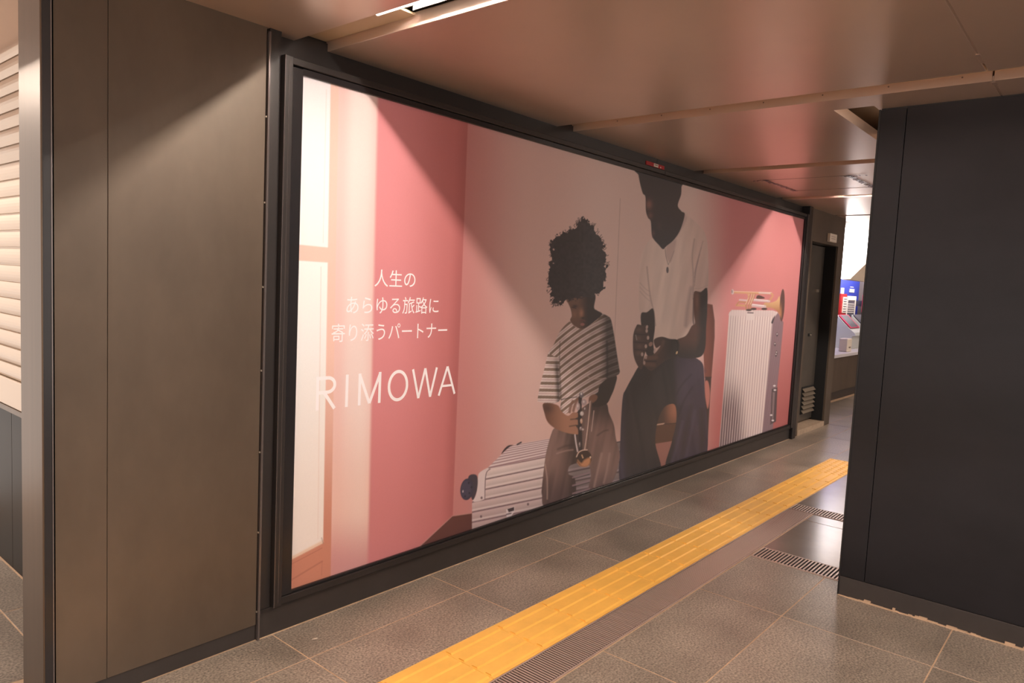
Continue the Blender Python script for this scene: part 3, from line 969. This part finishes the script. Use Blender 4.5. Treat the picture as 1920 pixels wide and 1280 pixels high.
# shirt creases, sleeves, collar
stroke([(1302, 448), (1298, 480), (1300, 520), (1299, 560)], 1.8, (170, 140, 134), 2.4, 0.7)
for k in range(4):
    stroke([(1318 - 3 * k, 452 + 12 * k), (1310 - 2 * k, 480 + 10 * k), (1302, 512 + 8 * k)], 1.4, (172, 140, 136), 2.2, 0.6)
stroke([(1300, 548), (1314, 546), (1327, 540)], 1.2, (176, 146, 140), 1.5, 0.6)
stroke([(1302, 541), (1314, 540), (1327, 534)], 1.0, (186, 158, 150), 1.5, 0.5)
stroke([(1213, 500), (1216, 530), (1220, 560), (1226, 585), (1229, 610)], 2.2, (176, 146, 138), 2.5, 0.7)
for k in range(3):
    stroke([(1200, 530 + 8 * k), (1210, 541 + 8 * k), (1218, 546 + 9 * k)], 1.2, (180, 152, 146), 2, 0.5)
stroke([(1296, 540), (1289, 580), (1286, 610)], 6, (176, 148, 146), 6, 0.6)
stroke([(1301, 560), (1300, 600), (1303, 612)], 3, (70, 52, 62), 2.5, 0.8)
poly([(1250, 461), (1264, 449), (1268, 452), (1262, 480), (1256, 492), (1249, 480)], (194, 158, 152), 4, 0.6)
stroke([(1247, 466), (1249, 482), (1253, 496)], 1.0, (120, 96, 92), 1.1, 0.8)
stroke([(1264, 470), (1258, 486), (1253, 496)], 1.0, (150, 124, 118), 1.1, 0.6)
oval(1251.5, 506, 2.3, 6.0, (110, 96, 100), 1.2)
poly([(1279, 398), (1284, 401), (1288, 410), (1277, 432), (1266, 448), (1272, 430)], (206, 172, 166), 3, 0.6)
# head and neck
poly(HEAD, lambda u, v: mixc((64, 52, 52), (60, 56, 60), (v - 400) / 60), 1.6)
blob(1217, 383, 6, 9, (160, 100, 90), 0.8, clip=HEAD)
blob(1219, 404, 5, 6, (140, 90, 82), 0.65, clip=HEAD)
blob(1225, 437, 3, 5, (128, 84, 82), 0.6, clip=HEAD)
blob(1236, 424, 4, 8, (92, 70, 70), 0.5, clip=HEAD)
blob(1222, 349, 10, 18, (58, 46, 46), 0.5, clip=HEAD)
# his right arm and both hands
poly([(1202, 588), (1213, 585), (1225, 579), (1228, 612), (1225, 640), (1226, 665), (1212, 664), (1203, 616)], (58, 48, 46), 1.5)
ARM = [(1301, 548), (1314, 547), (1326, 541), (1326, 584), (1324, 614), (1322, 653), (1310, 670), (1272, 668), (1266, 640), (1286, 629), (1297, 611), (1303, 606), (1301, 585)]
poly(ARM, lambda u, v: mixc((104, 68, 58), (52, 42, 42), sstep(1302, 1318, u) + sstep(630, 668, v)), 1.6)
blob(1307, 566, 4, 18, (138, 90, 74), 0.8, clip=ARM)
blob(1300, 618, 12, 8, (110, 70, 62), 0.6, clip=ARM)
HL = [(1193, 611), (1197, 608), (1205, 610), (1213, 610), (1216, 624), (1218, 636), (1214, 650), (1208, 667), (1204, 690), (1197, 688), (1188, 666), (1187, 630)]
poly(HL, (84, 60, 54), 1.5)
for (y0, y1) in ((626, 627), (641, 643), (655, 658)):
    stroke([(1190, y0), (1202, y0 + 1), (1213, y1)], 1.6, (46, 36, 36), 1.6, 0.85)
for (a, b) in ((1198, 618), (1197, 634), (1199, 649), (1198, 662)):
    blob(a, b, 6, 4, (124, 88, 76), 0.6)
for (a, b, r) in ((1213, 613, 0.2), (1212.5, 620, 0), (1215, 633, 0), (1211, 649, 0), (1204, 664, 0)):
    oval(a, b, 2.2, 3.6, (206, 172, 160), 1.3, 0.9, rot=r)
stroke([(1192, 628), (1194, 637)], 1.6, (150, 130, 126), 1.2)
HR = [(1226, 637), (1240, 631), (1256, 635), (1270, 637), (1274, 650), (1268, 668), (1248, 676), (1232, 688), (1220, 695), (1207, 682), (1210, 669), (1222, 666),
      (1232, 658), (1238, 648), (1230, 652)]
poly(HR, lambda u, v: mixc((84, 60, 54), (50, 42, 40), sstep(1236, 1262, u)), 1.6)
for (x0, y0, x1, y1) in ((1212, 671, 1230, 670), (1209, 682, 1226, 684)):
    stroke([(x0, y0), (x1, y1)], 7, (118, 80, 66), 4, 0.75)
stroke([(1212, 677), (1230, 677)], 1.8, (44, 34, 34), 1.6, 0.9)
stroke([(1244, 640), (1240, 650), (1230, 664)], 5, (112, 78, 66), 4, 0.7)
oval(1220, 645, 3.4, 4.4, (176, 132, 118), 1.5, 0.9, rot=0.5)
oval(1227.5, 657, 1.8, 5.0, (206, 172, 160), 1.3, 0.9, rot=0.3)
oval(1211, 670, 2.2, 3.0, (196, 158, 146), 1.3, 0.9)
oval(1208, 680, 2.0, 3.6, (196, 158, 146), 1.3, 0.9)
stroke([(1267, 637), (1271, 645), (1270, 656)], 1.5, (26, 22, 24), 1.2)
oval(1269, 661, 1.6, 3.0, (220, 180, 130), 1.0, rot=0.4)

# ---- child
PANT_C = [(1040, 802), (1034, 812), (1027, 836), (1022, 860), (1016, 912), (1016, 928), (1023, 950), (1075, 935), (1078, 897), (1066, 888), (1070, 872),
          (1100, 868), (1108, 890), (1103, 925), (1130, 918), (1150, 900), (1160, 868), (1162, 850), (1155, 822), (1151, 796), (1142, 774), (1136, 755), (1110, 752), (1060, 790)]
def pantc(u, v):
    c = mixc((136, 102, 92), (98, 72, 70), sstep(860, 930, v))
    m = np.exp(-((u - 1078) / 17.0) ** 2)[:, None] * 0.85
    c = c * (1 - m) + lin((58, 44, 42))[None] * m
    t = ((1 - sstep(760, 812, v)) * sstep(1095, 1110, u))[:, None] * 0.85
    c = c * (1 - t) + lin((62, 48, 46))[None] * t
    n = vnoise(u * 1.5 + v * 0.3, v * 0.14, 8, 31)
    return c * (1 + 0.45 * n)[:, None]
poly(PANT_C, pantc, 1.6)
poly([(1066, 888), (1072, 876), (1100, 872), (1106, 888), (1101, 922), (1076, 930), (1078, 897)], bodycol, 1.5, 0.0)
for k in range(3):
    stroke([(1074, 895 + 15 * k), (1105, 886 + 15 * k)], 3.0, (150, 118, 124), 1.6, 0.9)
    stroke([(1074, 898 + 15 * k), (1105, 889 + 15 * k)], 1.4, (50, 38, 44), 1.4, 0.9)
stroke([(1022, 870), (1026, 900), (1026, 935)], 2.2, (190, 152, 138), 2.4, 0.7)
stroke([(1046, 842), (1060, 836), (1074, 834)], 3, (60, 44, 42), 4, 0.6)
stroke([(1044, 850), (1060, 845), (1074, 843)], 2, (192, 152, 138), 3, 0.6)
stroke([(1128, 850), (1120, 885), (1114, 912)], 3.4, (188, 148, 134), 4, 0.6)
stroke([(1143, 850), (1138, 880), (1132, 905)], 3.0, (184, 144, 130), 4, 0.6)
stroke([(1120, 816), (1132, 808), (1140, 806)], 2.4, (64, 48, 46), 3, 0.6)
# dark forearm on the right side
poly([(1122, 724), (1136, 708), (1156, 704), (1153, 724), (1146, 742), (1136, 758), (1112, 762), (1104, 748)], (58, 46, 42), 1.6)
# striped shirt
SH = [(1067, 603), (1050, 621), (1038, 646), (1028, 662), (1021, 690), (1013, 721), (1008, 749), (1011, 753), (1034, 756), (1047, 753), (1052, 749),
      (1051, 771), (1065, 774), (1080, 753), (1100, 744), (1120, 736), (1124, 723), (1138, 710), (1156, 704), (1162, 698), (1161, 689), (1157, 664),
      (1152, 631), (1146, 600), (1139, 592), (1127, 588), (1121, 598), (1099, 614), (1084, 615), (1073, 608)]
def stripe(u, v):
    body = (v + 0.85 * (u - 1050) - 0.0023 * (u - 1050) ** 2) / 14.0
    sleeve = (v - 0.02 * (u - 1020)) / 13.0
    onsl = ((u < 1049 - (v - 700) * 0.02) & (v > 662 + (u - 1028) * 0.5))
    ph = np.where(onsl, sleeve, body)
    ph = ph - np.floor(ph)
    light = lin((232, 204, 194))[None]; darkc = lin((142, 112, 92))[None]
    w = sstep(0.0, 0.07, ph) * (1 - sstep(0.42, 0.49, ph))
    c = light * (1 - w[:, None]) + darkc * w[:, None]
    r = np.exp(-((ph - 0.73) / 0.045) ** 2)[:, None] * 0.65
    c = c * (1 - r) + lin((176, 84, 96))[None] * r
    dk = (sstep(1120, 1146, u) * 0.72 + (0.75 * np.exp(-((u - 1045 - (v - 700) * 0.05) / 5.0) ** 2) * sstep(664, 690, v)))
    dk = np.clip(dk + 0.30 * sstep(1070, 1125, u), 0, 0.85)[:, None]
    n = vnoise(u, v, 11, 41)
    return c * (1 - dk) * (1 + 0.25 * n)[:, None] + lin((46, 38, 36))[None] * dk * 0.6
poly(SH, stripe, 1.5)
stroke([(1050, 640), (1049, 680), (1051, 720), (1052, 748)], 1.6, (86, 68, 62), 1.8, 0.7)
stroke([(1098, 703), (1112, 710), (1137, 709)], 1.6, (206, 170, 158), 2, 0.6)
stroke([(1052, 749), (1066, 746), (1082, 744)], 2.0, (48, 38, 36), 1.8, 0.8)
stroke([(1138, 640), (1139, 690), (1138, 708)], 3, (44, 36, 36), 3, 0.7)
# arm and hand on the left
HANDC = [(1019, 756), (1045, 759), (1053, 771), (1065, 779), (1074, 773), (1084, 774), (1086, 780), (1079, 785), (1090, 789), (1090, 795), (1080, 797), (1083, 803),
         (1087, 812), (1079, 814), (1062, 811), (1041, 803), (1027, 791), (1021, 775)]
poly(HANDC, lambda u, v: mixc((120, 74, 54), (176, 118, 88), sstep(1020, 1066, u)), 1.6)
blob(1026, 765, 12, 10, (70, 46, 38), 0.7, clip=HANDC)
stroke([(1070, 786), (1080, 785)], 2.2, (64, 44, 38), 2, 0.8)
stroke([(1068, 799), (1080, 797)], 2.2, (64, 44, 38), 2, 0.8)
for (a, b, c_, d_) in ((1068, 772, 1074, 752), (1075, 770, 1083, 748)):
    stroke([(a, b), ((a + c_) / 2 - 1, (b + d_) / 2), (c_, d_)], 5, (142, 96, 76), 2, 0.9)
poly([(1104, 746), (1112, 739), (1120, 742), (1118, 750), (1108, 756)], (150, 98, 74), 2, 0.9)
# trumpet in the child's hands
stroke([(1108, 752), (1104, 800), (1098, 843)], 4.6, (150, 112, 98), 1.6)
stroke([(1106.5, 752), (1102, 800), (1096, 843)], 1.2, (230, 196, 178), 1.1)
stroke([(1110, 754), (1105, 800), (1100, 843)], 1.0, (60, 44, 42), 1.1)
stroke([(1113.5, 770), (1109, 808)], 1.8, (190, 156, 144), 1.2)
stroke([(1078, 815), (1080, 830), (1083, 846)], 2.6, (214, 190, 188), 1.4)
stroke([(1088, 745), (1087, 790), (1089, 842)], 7, (54, 42, 42), 2.0)
oval(1090, 740, 4.0, 5.5, (122, 108, 112), 1.4)
oval(1090, 738, 1.8, 2.5, (230, 214, 210), 1.2)
for (a, b, rx, ry, c_) in ((1095, 754, 5, 6, (184, 156, 156)), (1084, 762, 3.6, 7, (196, 166, 164)), (1091, 775, 3.4, 4.2, (224, 200, 190)),
                           (1090, 789, 2.2, 4.6, (226, 172, 140)), (1089, 803, 2.8, 3.6, (150, 124, 120)), (1087, 833, 1.4, 5, (150, 128, 124)),
                           (1097, 767, 3.0, 5.0, (116, 92, 90)), (1093, 805, 1.8, 1.8, (210, 186, 176))):
    oval(a, b, rx, ry, c_, 1.6, 0.9)
    oval(a - 0.6, b - 1.2, rx * 0.35, ry * 0.4, (244, 226, 218), 1.2, 0.7)
oval(1095, 859, 14.5, 16, (66, 46, 38), 1.6)
poly([(1083, 862), (1090, 868), (1096, 862), (1106, 858), (1106, 868), (1100, 874), (1090, 873)], (220, 146, 92), 4, 0.9)
stroke([(1081, 856), (1085, 848), (1092, 844), (1101, 843)], 1.8, (226, 186, 164), 1.3)
stroke([(1091, 853), (1093, 858)], 2.0, (226, 176, 130), 1.6)
oval(1107, 857, 1.4, 2.0, (236, 200, 170), 1.2)
stroke([(1082, 866), (1088, 873), (1099, 874)], 1.4, (196, 124, 78), 1.3)
# face, then hair
FACE = [(1062, 560), (1066, 570), (1070, 580), (1072, 592), (1069, 600), (1075, 609), (1087, 616), (1097, 615), (1113, 604), (1129, 589), (1120, 582), (1114, 576),
        (1116, 552), (1096, 545), (1078, 548)]
poly(FACE, lambda u, v: mixc((122, 84, 66), (56, 44, 42), sstep(1082, 1104, u)), 1.6)
blob(1090, 587, 4, 8, (186, 126, 94), 0.85, clip=FACE)
blob(1077, 589, 5, 7, (150, 102, 76), 0.7, clip=FACE)
blob(1078, 606, 6, 5, (120, 84, 66), 0.7, clip=FACE)
blob(1078, 574, 5, 3, (44, 34, 34), 0.8, clip=FACE)
blob(1093, 596, 4, 2, (40, 30, 30), 0.8, clip=FACE)
stroke([(1088, 602), (1093, 600), (1097, 602)], 2, (110, 62, 58), 1.6, 0.9)
oval(1092, 608, 4, 2.6, (176, 104, 98), 1.8, 0.85)
stroke([(1072, 576), (1080, 578)], 1.2, (30, 24, 24), 1.2, 0.8)
HAIR = [(1092, 409), (1104, 416), (1113, 423), (1120, 434), (1127, 450), (1134, 469), (1138, 493), (1136, 514), (1133, 534), (1128, 544), (1117, 551), (1106, 556),
        (1092, 556), (1078, 560), (1064, 565), (1056, 571), (1046, 569), (1038, 572), (1036, 560), (1030, 541), (1028, 522), (1030, 505), (1034, 487), (1034, 470), (1035, 458),
        (1044, 444), (1058, 434), (1074, 428), (1083, 418)]
def hairc(u, v):
    n = vnoise(u, v, 4, 51)
    return mixc((52, 40, 40), (60, 54, 56), sstep(1060, 1120, u)) * (1 + 0.5 * n)[:, None]
poly(HAIR, hairc, 2.0, fuzz=(4.5, 6.0))
for k in range(70):
    i = rng.integers(0, len(HAIR))
    a, b = np.array(HAIR[i]), np.array(HAIR[(i + 1) % len(HAIR)])
    if 9 < i < 15:
        continue
    p = a + (b - a) * rng.random()
    o = p - np.array((1083, 490)); o /= np.linalg.norm(o)
    q = p + o * rng.uniform(2, 6) + rng.normal(0, 1.5, 2)
    stroke([p - o * 3, (p + q) / 2 + rng.normal(0, 1.5, 2), q], 1.3, (60, 44, 44), 1.2, 0.8)

# ---- right suitcase and the trumpet on top
def uL(v): return 1367 - (v - 590) * 0.0765
def uR(v): return 1447.5 - (v - 590) * 0.0865
def uS(v): return 1468.5 - (v - 600) * 0.100
def front(u, v):
    s = (u - uL(v)) / (uR(v) - uL(v))
    ph = s * 17.5
    ph = ph - np.floor(ph)
    c = mixc((246, 220, 210), (206, 170, 172), sstep(0.45, 0.8, ph) * (1 - sstep(0.9, 1.0, ph)))
    c = c * (1 - 0.12 * (1 - sstep(0.1, 0.35, s)))[:, None]
    shade = sstep(690, 770, v) * (1 - sstep(0.25, 0.62, s - (v - 740) * 0.0016))
    k = (shade * (1 - 0.8 * np.exp(-((ph - 0.15) / 0.16) ** 2)))[:, None] * 0.9
    return c * (1 - k) + lin((104, 72, 82))[None] * k
def side(u, v):
    s = (u - uR(v)) / (uS(v) - uR(v))
    ph = 0.5 + 0.5 * np.sin(s * 9 * 2 * math.pi)
    return mixc((170, 132, 138), (126, 94, 104), ph * 0.9)
poly([(1447, 592), (1458, 585), (1469, 604), (1462, 680), (1448, 812), (1428, 822), (1440, 690)], side, 1.4, curve=False)
poly([(1367, 586), (1372, 581), (1448, 582), (1458, 585), (1449, 600), (1441, 690), (1428, 822), (1347, 850), (1356, 740), (1362, 660)], front, 1.4, curve=False)
poly([(1366, 590), (1372, 581), (1450, 582), (1459, 586), (1452, 594), (1372, 592)], (232, 204, 198), 2.5, 0.8, curve=False)
poly([(1400, 588), (1414, 588), (1413, 600), (1399, 600)], (240, 216, 208), 1.4, 0.9, curve=False)
stroke([(1402, 586), (1412, 586.5)], 1.8, (90, 66, 76), 1.2)
poly([(1446, 604), (1452, 592), (1452, 596), (1449, 606)], (70, 56, 66), 1.4)
for (a, b) in ((1457, 627), (1453, 645), (1456, 661), (1455, 665)):
    oval(a, b, 1.8, 4.0, (84, 66, 74), 1.4)
    oval(a, b - 1, 1.0, 1.2, (236, 216, 212), 1.0)
poly([(1447, 729), (1458, 726), (1455, 790), (1444, 796)], (96, 74, 78), 1.6, curve=False)
poly([(1449, 735), (1453, 735), (1450, 786), (1447, 787)], (150, 120, 122), 1.6, curve=False)
for (a, b) in ((1452, 723), (1453, 731), (1446, 778), (1449, 788)):
    oval(a, b, 2.4, 1.6, (240, 222, 220), 1.2)
GOLD, SILV = (226, 158, 104), (226, 190, 188)
poly([(1433, 568), (1446, 567), (1456, 563), (1462, 556), (1462, 588), (1456, 582), (1446, 577), (1433, 576)], lambda u, v: mixc((240, 186, 124), (196, 126, 78), (v - 562) / 22), 1.4)
stroke([(1374, 547), (1384, 548), (1446, 550)], 4.2, GOLD, 1.3)
stroke([(1424, 548.5), (1446, 549.5)], 3.6, SILV, 1.2)
stroke([(1376, 546), (1446, 548.6)], 1.0, (250, 214, 178), 1.0, 0.9)
stroke([(1446, 550), (1449, 554), (1443, 563)], 3.0, GOLD, 1.2)
stroke([(1387, 562), (1400, 563)], 3.2, SILV, 1.2)
stroke([(1410, 562), (1442, 564.5)], 4.4, SILV, 1.2)
stroke([(1412, 560.8), (1440, 563.2)], 1.2, (250, 232, 228), 1.0)
stroke([(1381, 572), (1398, 573)], 4.0, GOLD, 1.3)
stroke([(1381, 572), (1386, 566), (1398, 567)], 2.4, (206, 138, 86), 1.2)
stroke([(1410, 572), (1434, 574.5)], 5.4, SILV, 1.3)
stroke([(1411, 570.5), (1432, 573)], 1.4, (252, 234, 230), 1.0)
for x in (1400, 1405, 1409):
    stroke([(x + 6, 551), (x + 3, 561), (x - 1, 570), (x - 1, 579)], 2.6, (206, 140, 90), 1.3)
    stroke([(x + 5, 551), (x + 2, 561), (x - 2, 570)], 0.9, (250, 214, 170), 0.9)
stroke([(1402, 551), (1404, 558)], 2.2, GOLD, 1.2)
poly([(1418, 559), (1422, 553), (1434, 558), (1428, 560)], (96, 62, 56), 1.4)
for (a, b) in ((1404, 581), (1413, 579), (1433, 579)):
    oval(a, b, 5.5, 2.2, (84, 62, 60), 1.4)
oval(1373.5, 547, 2.6, 5.0, (222, 192, 188), 1.2)
oval(1372.5, 546.5, 1.0, 3.2, (150, 116, 112), 1.0)
oval(1466.5, 572, 4.6, 30.5, lambda u, v: mixc((104, 66, 60), (196, 128, 78), sstep(560, 585, v) * (1 - sstep(588, 600, v)) * (1 - sstep(1463, 1468, u))), 1.3, rot=0.05)

ART *= (1 + 0.03 * (rng.random(N)[:, None] - 0.5))
lum = ART.mean(1, keepdims=True)
ART = (lum + (ART - lum) * 0.86) * np.array([[0.90, 0.97, 1.05]])
ART = np.clip(ART * 0.96 + 0.006, 0.002, 0.9)

nz, nx = len(zs), len(xs)
co = np.zeros((N + 4, 3)); co[:N, 0] = GX.ravel(); co[:N, 2] = GZ.ravel()
co[N:] = [(PX0, 0.006, PZ0), (PX1, 0.006, PZ0), (PX1, 0.006, PZ1), (PX0, 0.006, PZ1)]
ii = (np.arange(nz - 1)[:, None] * nx + np.arange(nx - 1)[None, :]).ravel()
quads = np.stack([ii, ii + 1, ii + 1 + nx, ii + nx], 1)
c00, c10, c11, c01 = 0, nx - 1, N - 1, (nz - 1) * nx
back = np.array([[N + 3, N + 2, N + 1, N], [c00, N, N + 1, c10], [c10, N + 1, N + 2, c11], [c11, N + 2, N + 3, c01], [c01, N + 3, N, c00]])
quads = np.concatenate([quads, back])
me = bpy.data.meshes.new('print')
me.vertices.add(N + 4); me.vertices.foreach_set('co', co.ravel())
me.loops.add(quads.size); me.loops.foreach_set('vertex_index', quads.ravel().astype(np.int32))
me.polygons.add(len(quads))
me.polygons.foreach_set('loop_start', (np.arange(len(quads)) * 4).astype(np.int32))
me.update(calc_edges=True)
ca = me.color_attributes.new('print_ink', 'FLOAT_COLOR', 'POINT')
rgba = np.ones((N + 4, 4), np.float32); rgba[:N, :3] = ART
ca.data.foreach_set('color', rgba.ravel())
m = bpy.data.materials.new('poster_print'); m.use_nodes = True
nt = m.node_tree; p = nt.nodes['Principled BSDF']
at = nt.nodes.new('ShaderNodeVertexColor'); at.layer_name = 'print_ink'
nt.links.new(at.outputs['Color'], p.inputs['Base Color'])
p.inputs['Roughness'].default_value = 0.5
p.inputs['Specular IOR Level'].default_value = 0.6
me.materials.append(m)
pr = bpy.data.objects.new('print', me); col.objects.link(pr); pr.parent = poster
tag(pr, 'printed picture of a pink room with a child and a man seated among silver suitcases')

# ---- lettering, printed on the sheet
def letter_line(body, x0, x1, z0, z1, label):
    c = bpy.data.curves.new('lettering', 'FONT')
    c.body = body; c.size = 1.0; c.extrude = 0.0; c.resolution_u = 6
    o = bpy.data.objects.new('lettering', c); col.objects.link(o)
    bpy.context.view_layer.update()
    src = bpy.data.meshes.new_from_object(o.evaluated_get(bpy.context.evaluated_depsgraph_get()))
    bpy.data.objects.remove(o)
    a = np.zeros(len(src.vertices) * 3); src.vertices.foreach_get('co', a); a = a.reshape(-1, 3)
    lo, hi = a.min(0), a.max(0)
    b = np.zeros_like(a)
    b[:, 0] = x0 + (a[:, 0] - lo[0]) / (hi[0] - lo[0]) * (x1 - x0)
    b[:, 2] = z0 + (a[:, 1] - lo[1]) / (hi[1] - lo[1]) * (z1 - z0)
    b[:, 1] = -0.0006
    src.vertices.foreach_set('co', b.ravel()); src.update()
    src.materials.clear(); src.materials.append(MATS['lettering'])
    q = bpy.data.objects.new('lettering', src); col.objects.link(q); q.parent = poster
    return tag(q, label)
letter_line('人生の', 1.968, 2.200, 1.383, 1.457, 'first line of white Japanese lettering')
letter_line('あらゆる旅路に', 1.826, 2.351, 1.266, 1.341, 'second line of white Japanese lettering')
letter_line('寄り添うパートナー', 1.756, 2.413, 1.150, 1.226, 'third line of white Japanese lettering')

LAYER = [0]
def flat_poly(bm, pts):
    LAYER[0] += 1
    bm.faces.new([bm.verts.new((x, -0.0006 - 1.5e-5 * (LAYER[0] % 90), z)) for (x, z) in pts])
def bar2(bm, a, b, w):
    a, b = Vector(a), Vector(b)
    n = Vector((-(b - a).y, (b - a).x)).normalized() * w / 2
    flat_poly(bm, [a + n, b + n, b - n, a - n])
def ring(bm, cx, cz, rx, rz, w, t0=0, t1=360, n=40):
    ts = [math.radians(t0 + (t1 - t0) * i / n) for i in range(n + 1)]
    for i in range(n):
        q = []
        for t, s in ((ts[i], 1), (ts[i + 1], 1), (ts[i + 1], -1), (ts[i], -1)):
            q.append((cx + (rx + s * w / 2) * math.cos(t), cz + (rz + s * w / 2) * math.sin(t)))
        flat_poly(bm, q)
def wl(u, v):
    return on_wall(u, v)
LW = 0.0145
bm = bmesh.new()
zt, zb = 1.012, 0.875
def hv(bm, x, w=LW):
    flat_poly(bm, [(x - w / 2, zb), (x + w / 2, zb), (x + w / 2, zt), (x - w / 2, zt)])
# R I M O W A
hv(bm, 1.6965)
for zz in (zt - LW / 2, 0.946):
    flat_poly(bm, [(1.70, zz - LW / 2), (1.745, zz - LW / 2), (1.745, zz + LW / 2), (1.70, zz + LW / 2)])
ring(bm, 1.745, (zt - LW / 2 + 0.946) / 2, 0.0335, (zt - LW / 2 - 0.946) / 2, LW, -90, 90, 20)
bar2(bm, (1.728, 0.945), (1.780, zb), 0.0150)
hv(bm, 1.840)
hv(bm, 1.906); hv(bm, 2.0145)
bar2(bm, (1.904, zt - 0.002), (1.960, zb + 0.004), 0.0140); bar2(bm, (2.0165, zt - 0.002), (1.960, zb + 0.004), 0.0140)
ring(bm, 2.119, (zt + zb) / 2, 0.0525, 0.064, LW)
for (a, b) in (((2.2045, zt), (2.243, zb)), ((2.243, zb), (2.2805, zt)), ((2.2805, zt), (2.317, zb)), ((2.317, zb), (2.354, zt))):
    bar2(bm, a, b, 0.0130)
bar2(bm, (2.373, zb), (2.4245, zt), 0.0130); bar2(bm, (2.4245, zt), (2.4795, zb), 0.0130)
flat_poly(bm, [(2.394, 0.914), (2.458, 0.914), (2.454, 0.925), (2.398, 0.925)])
tag(obj('lettering', bm, 'lettering', poster), 'large thin white capitals of the brand name')
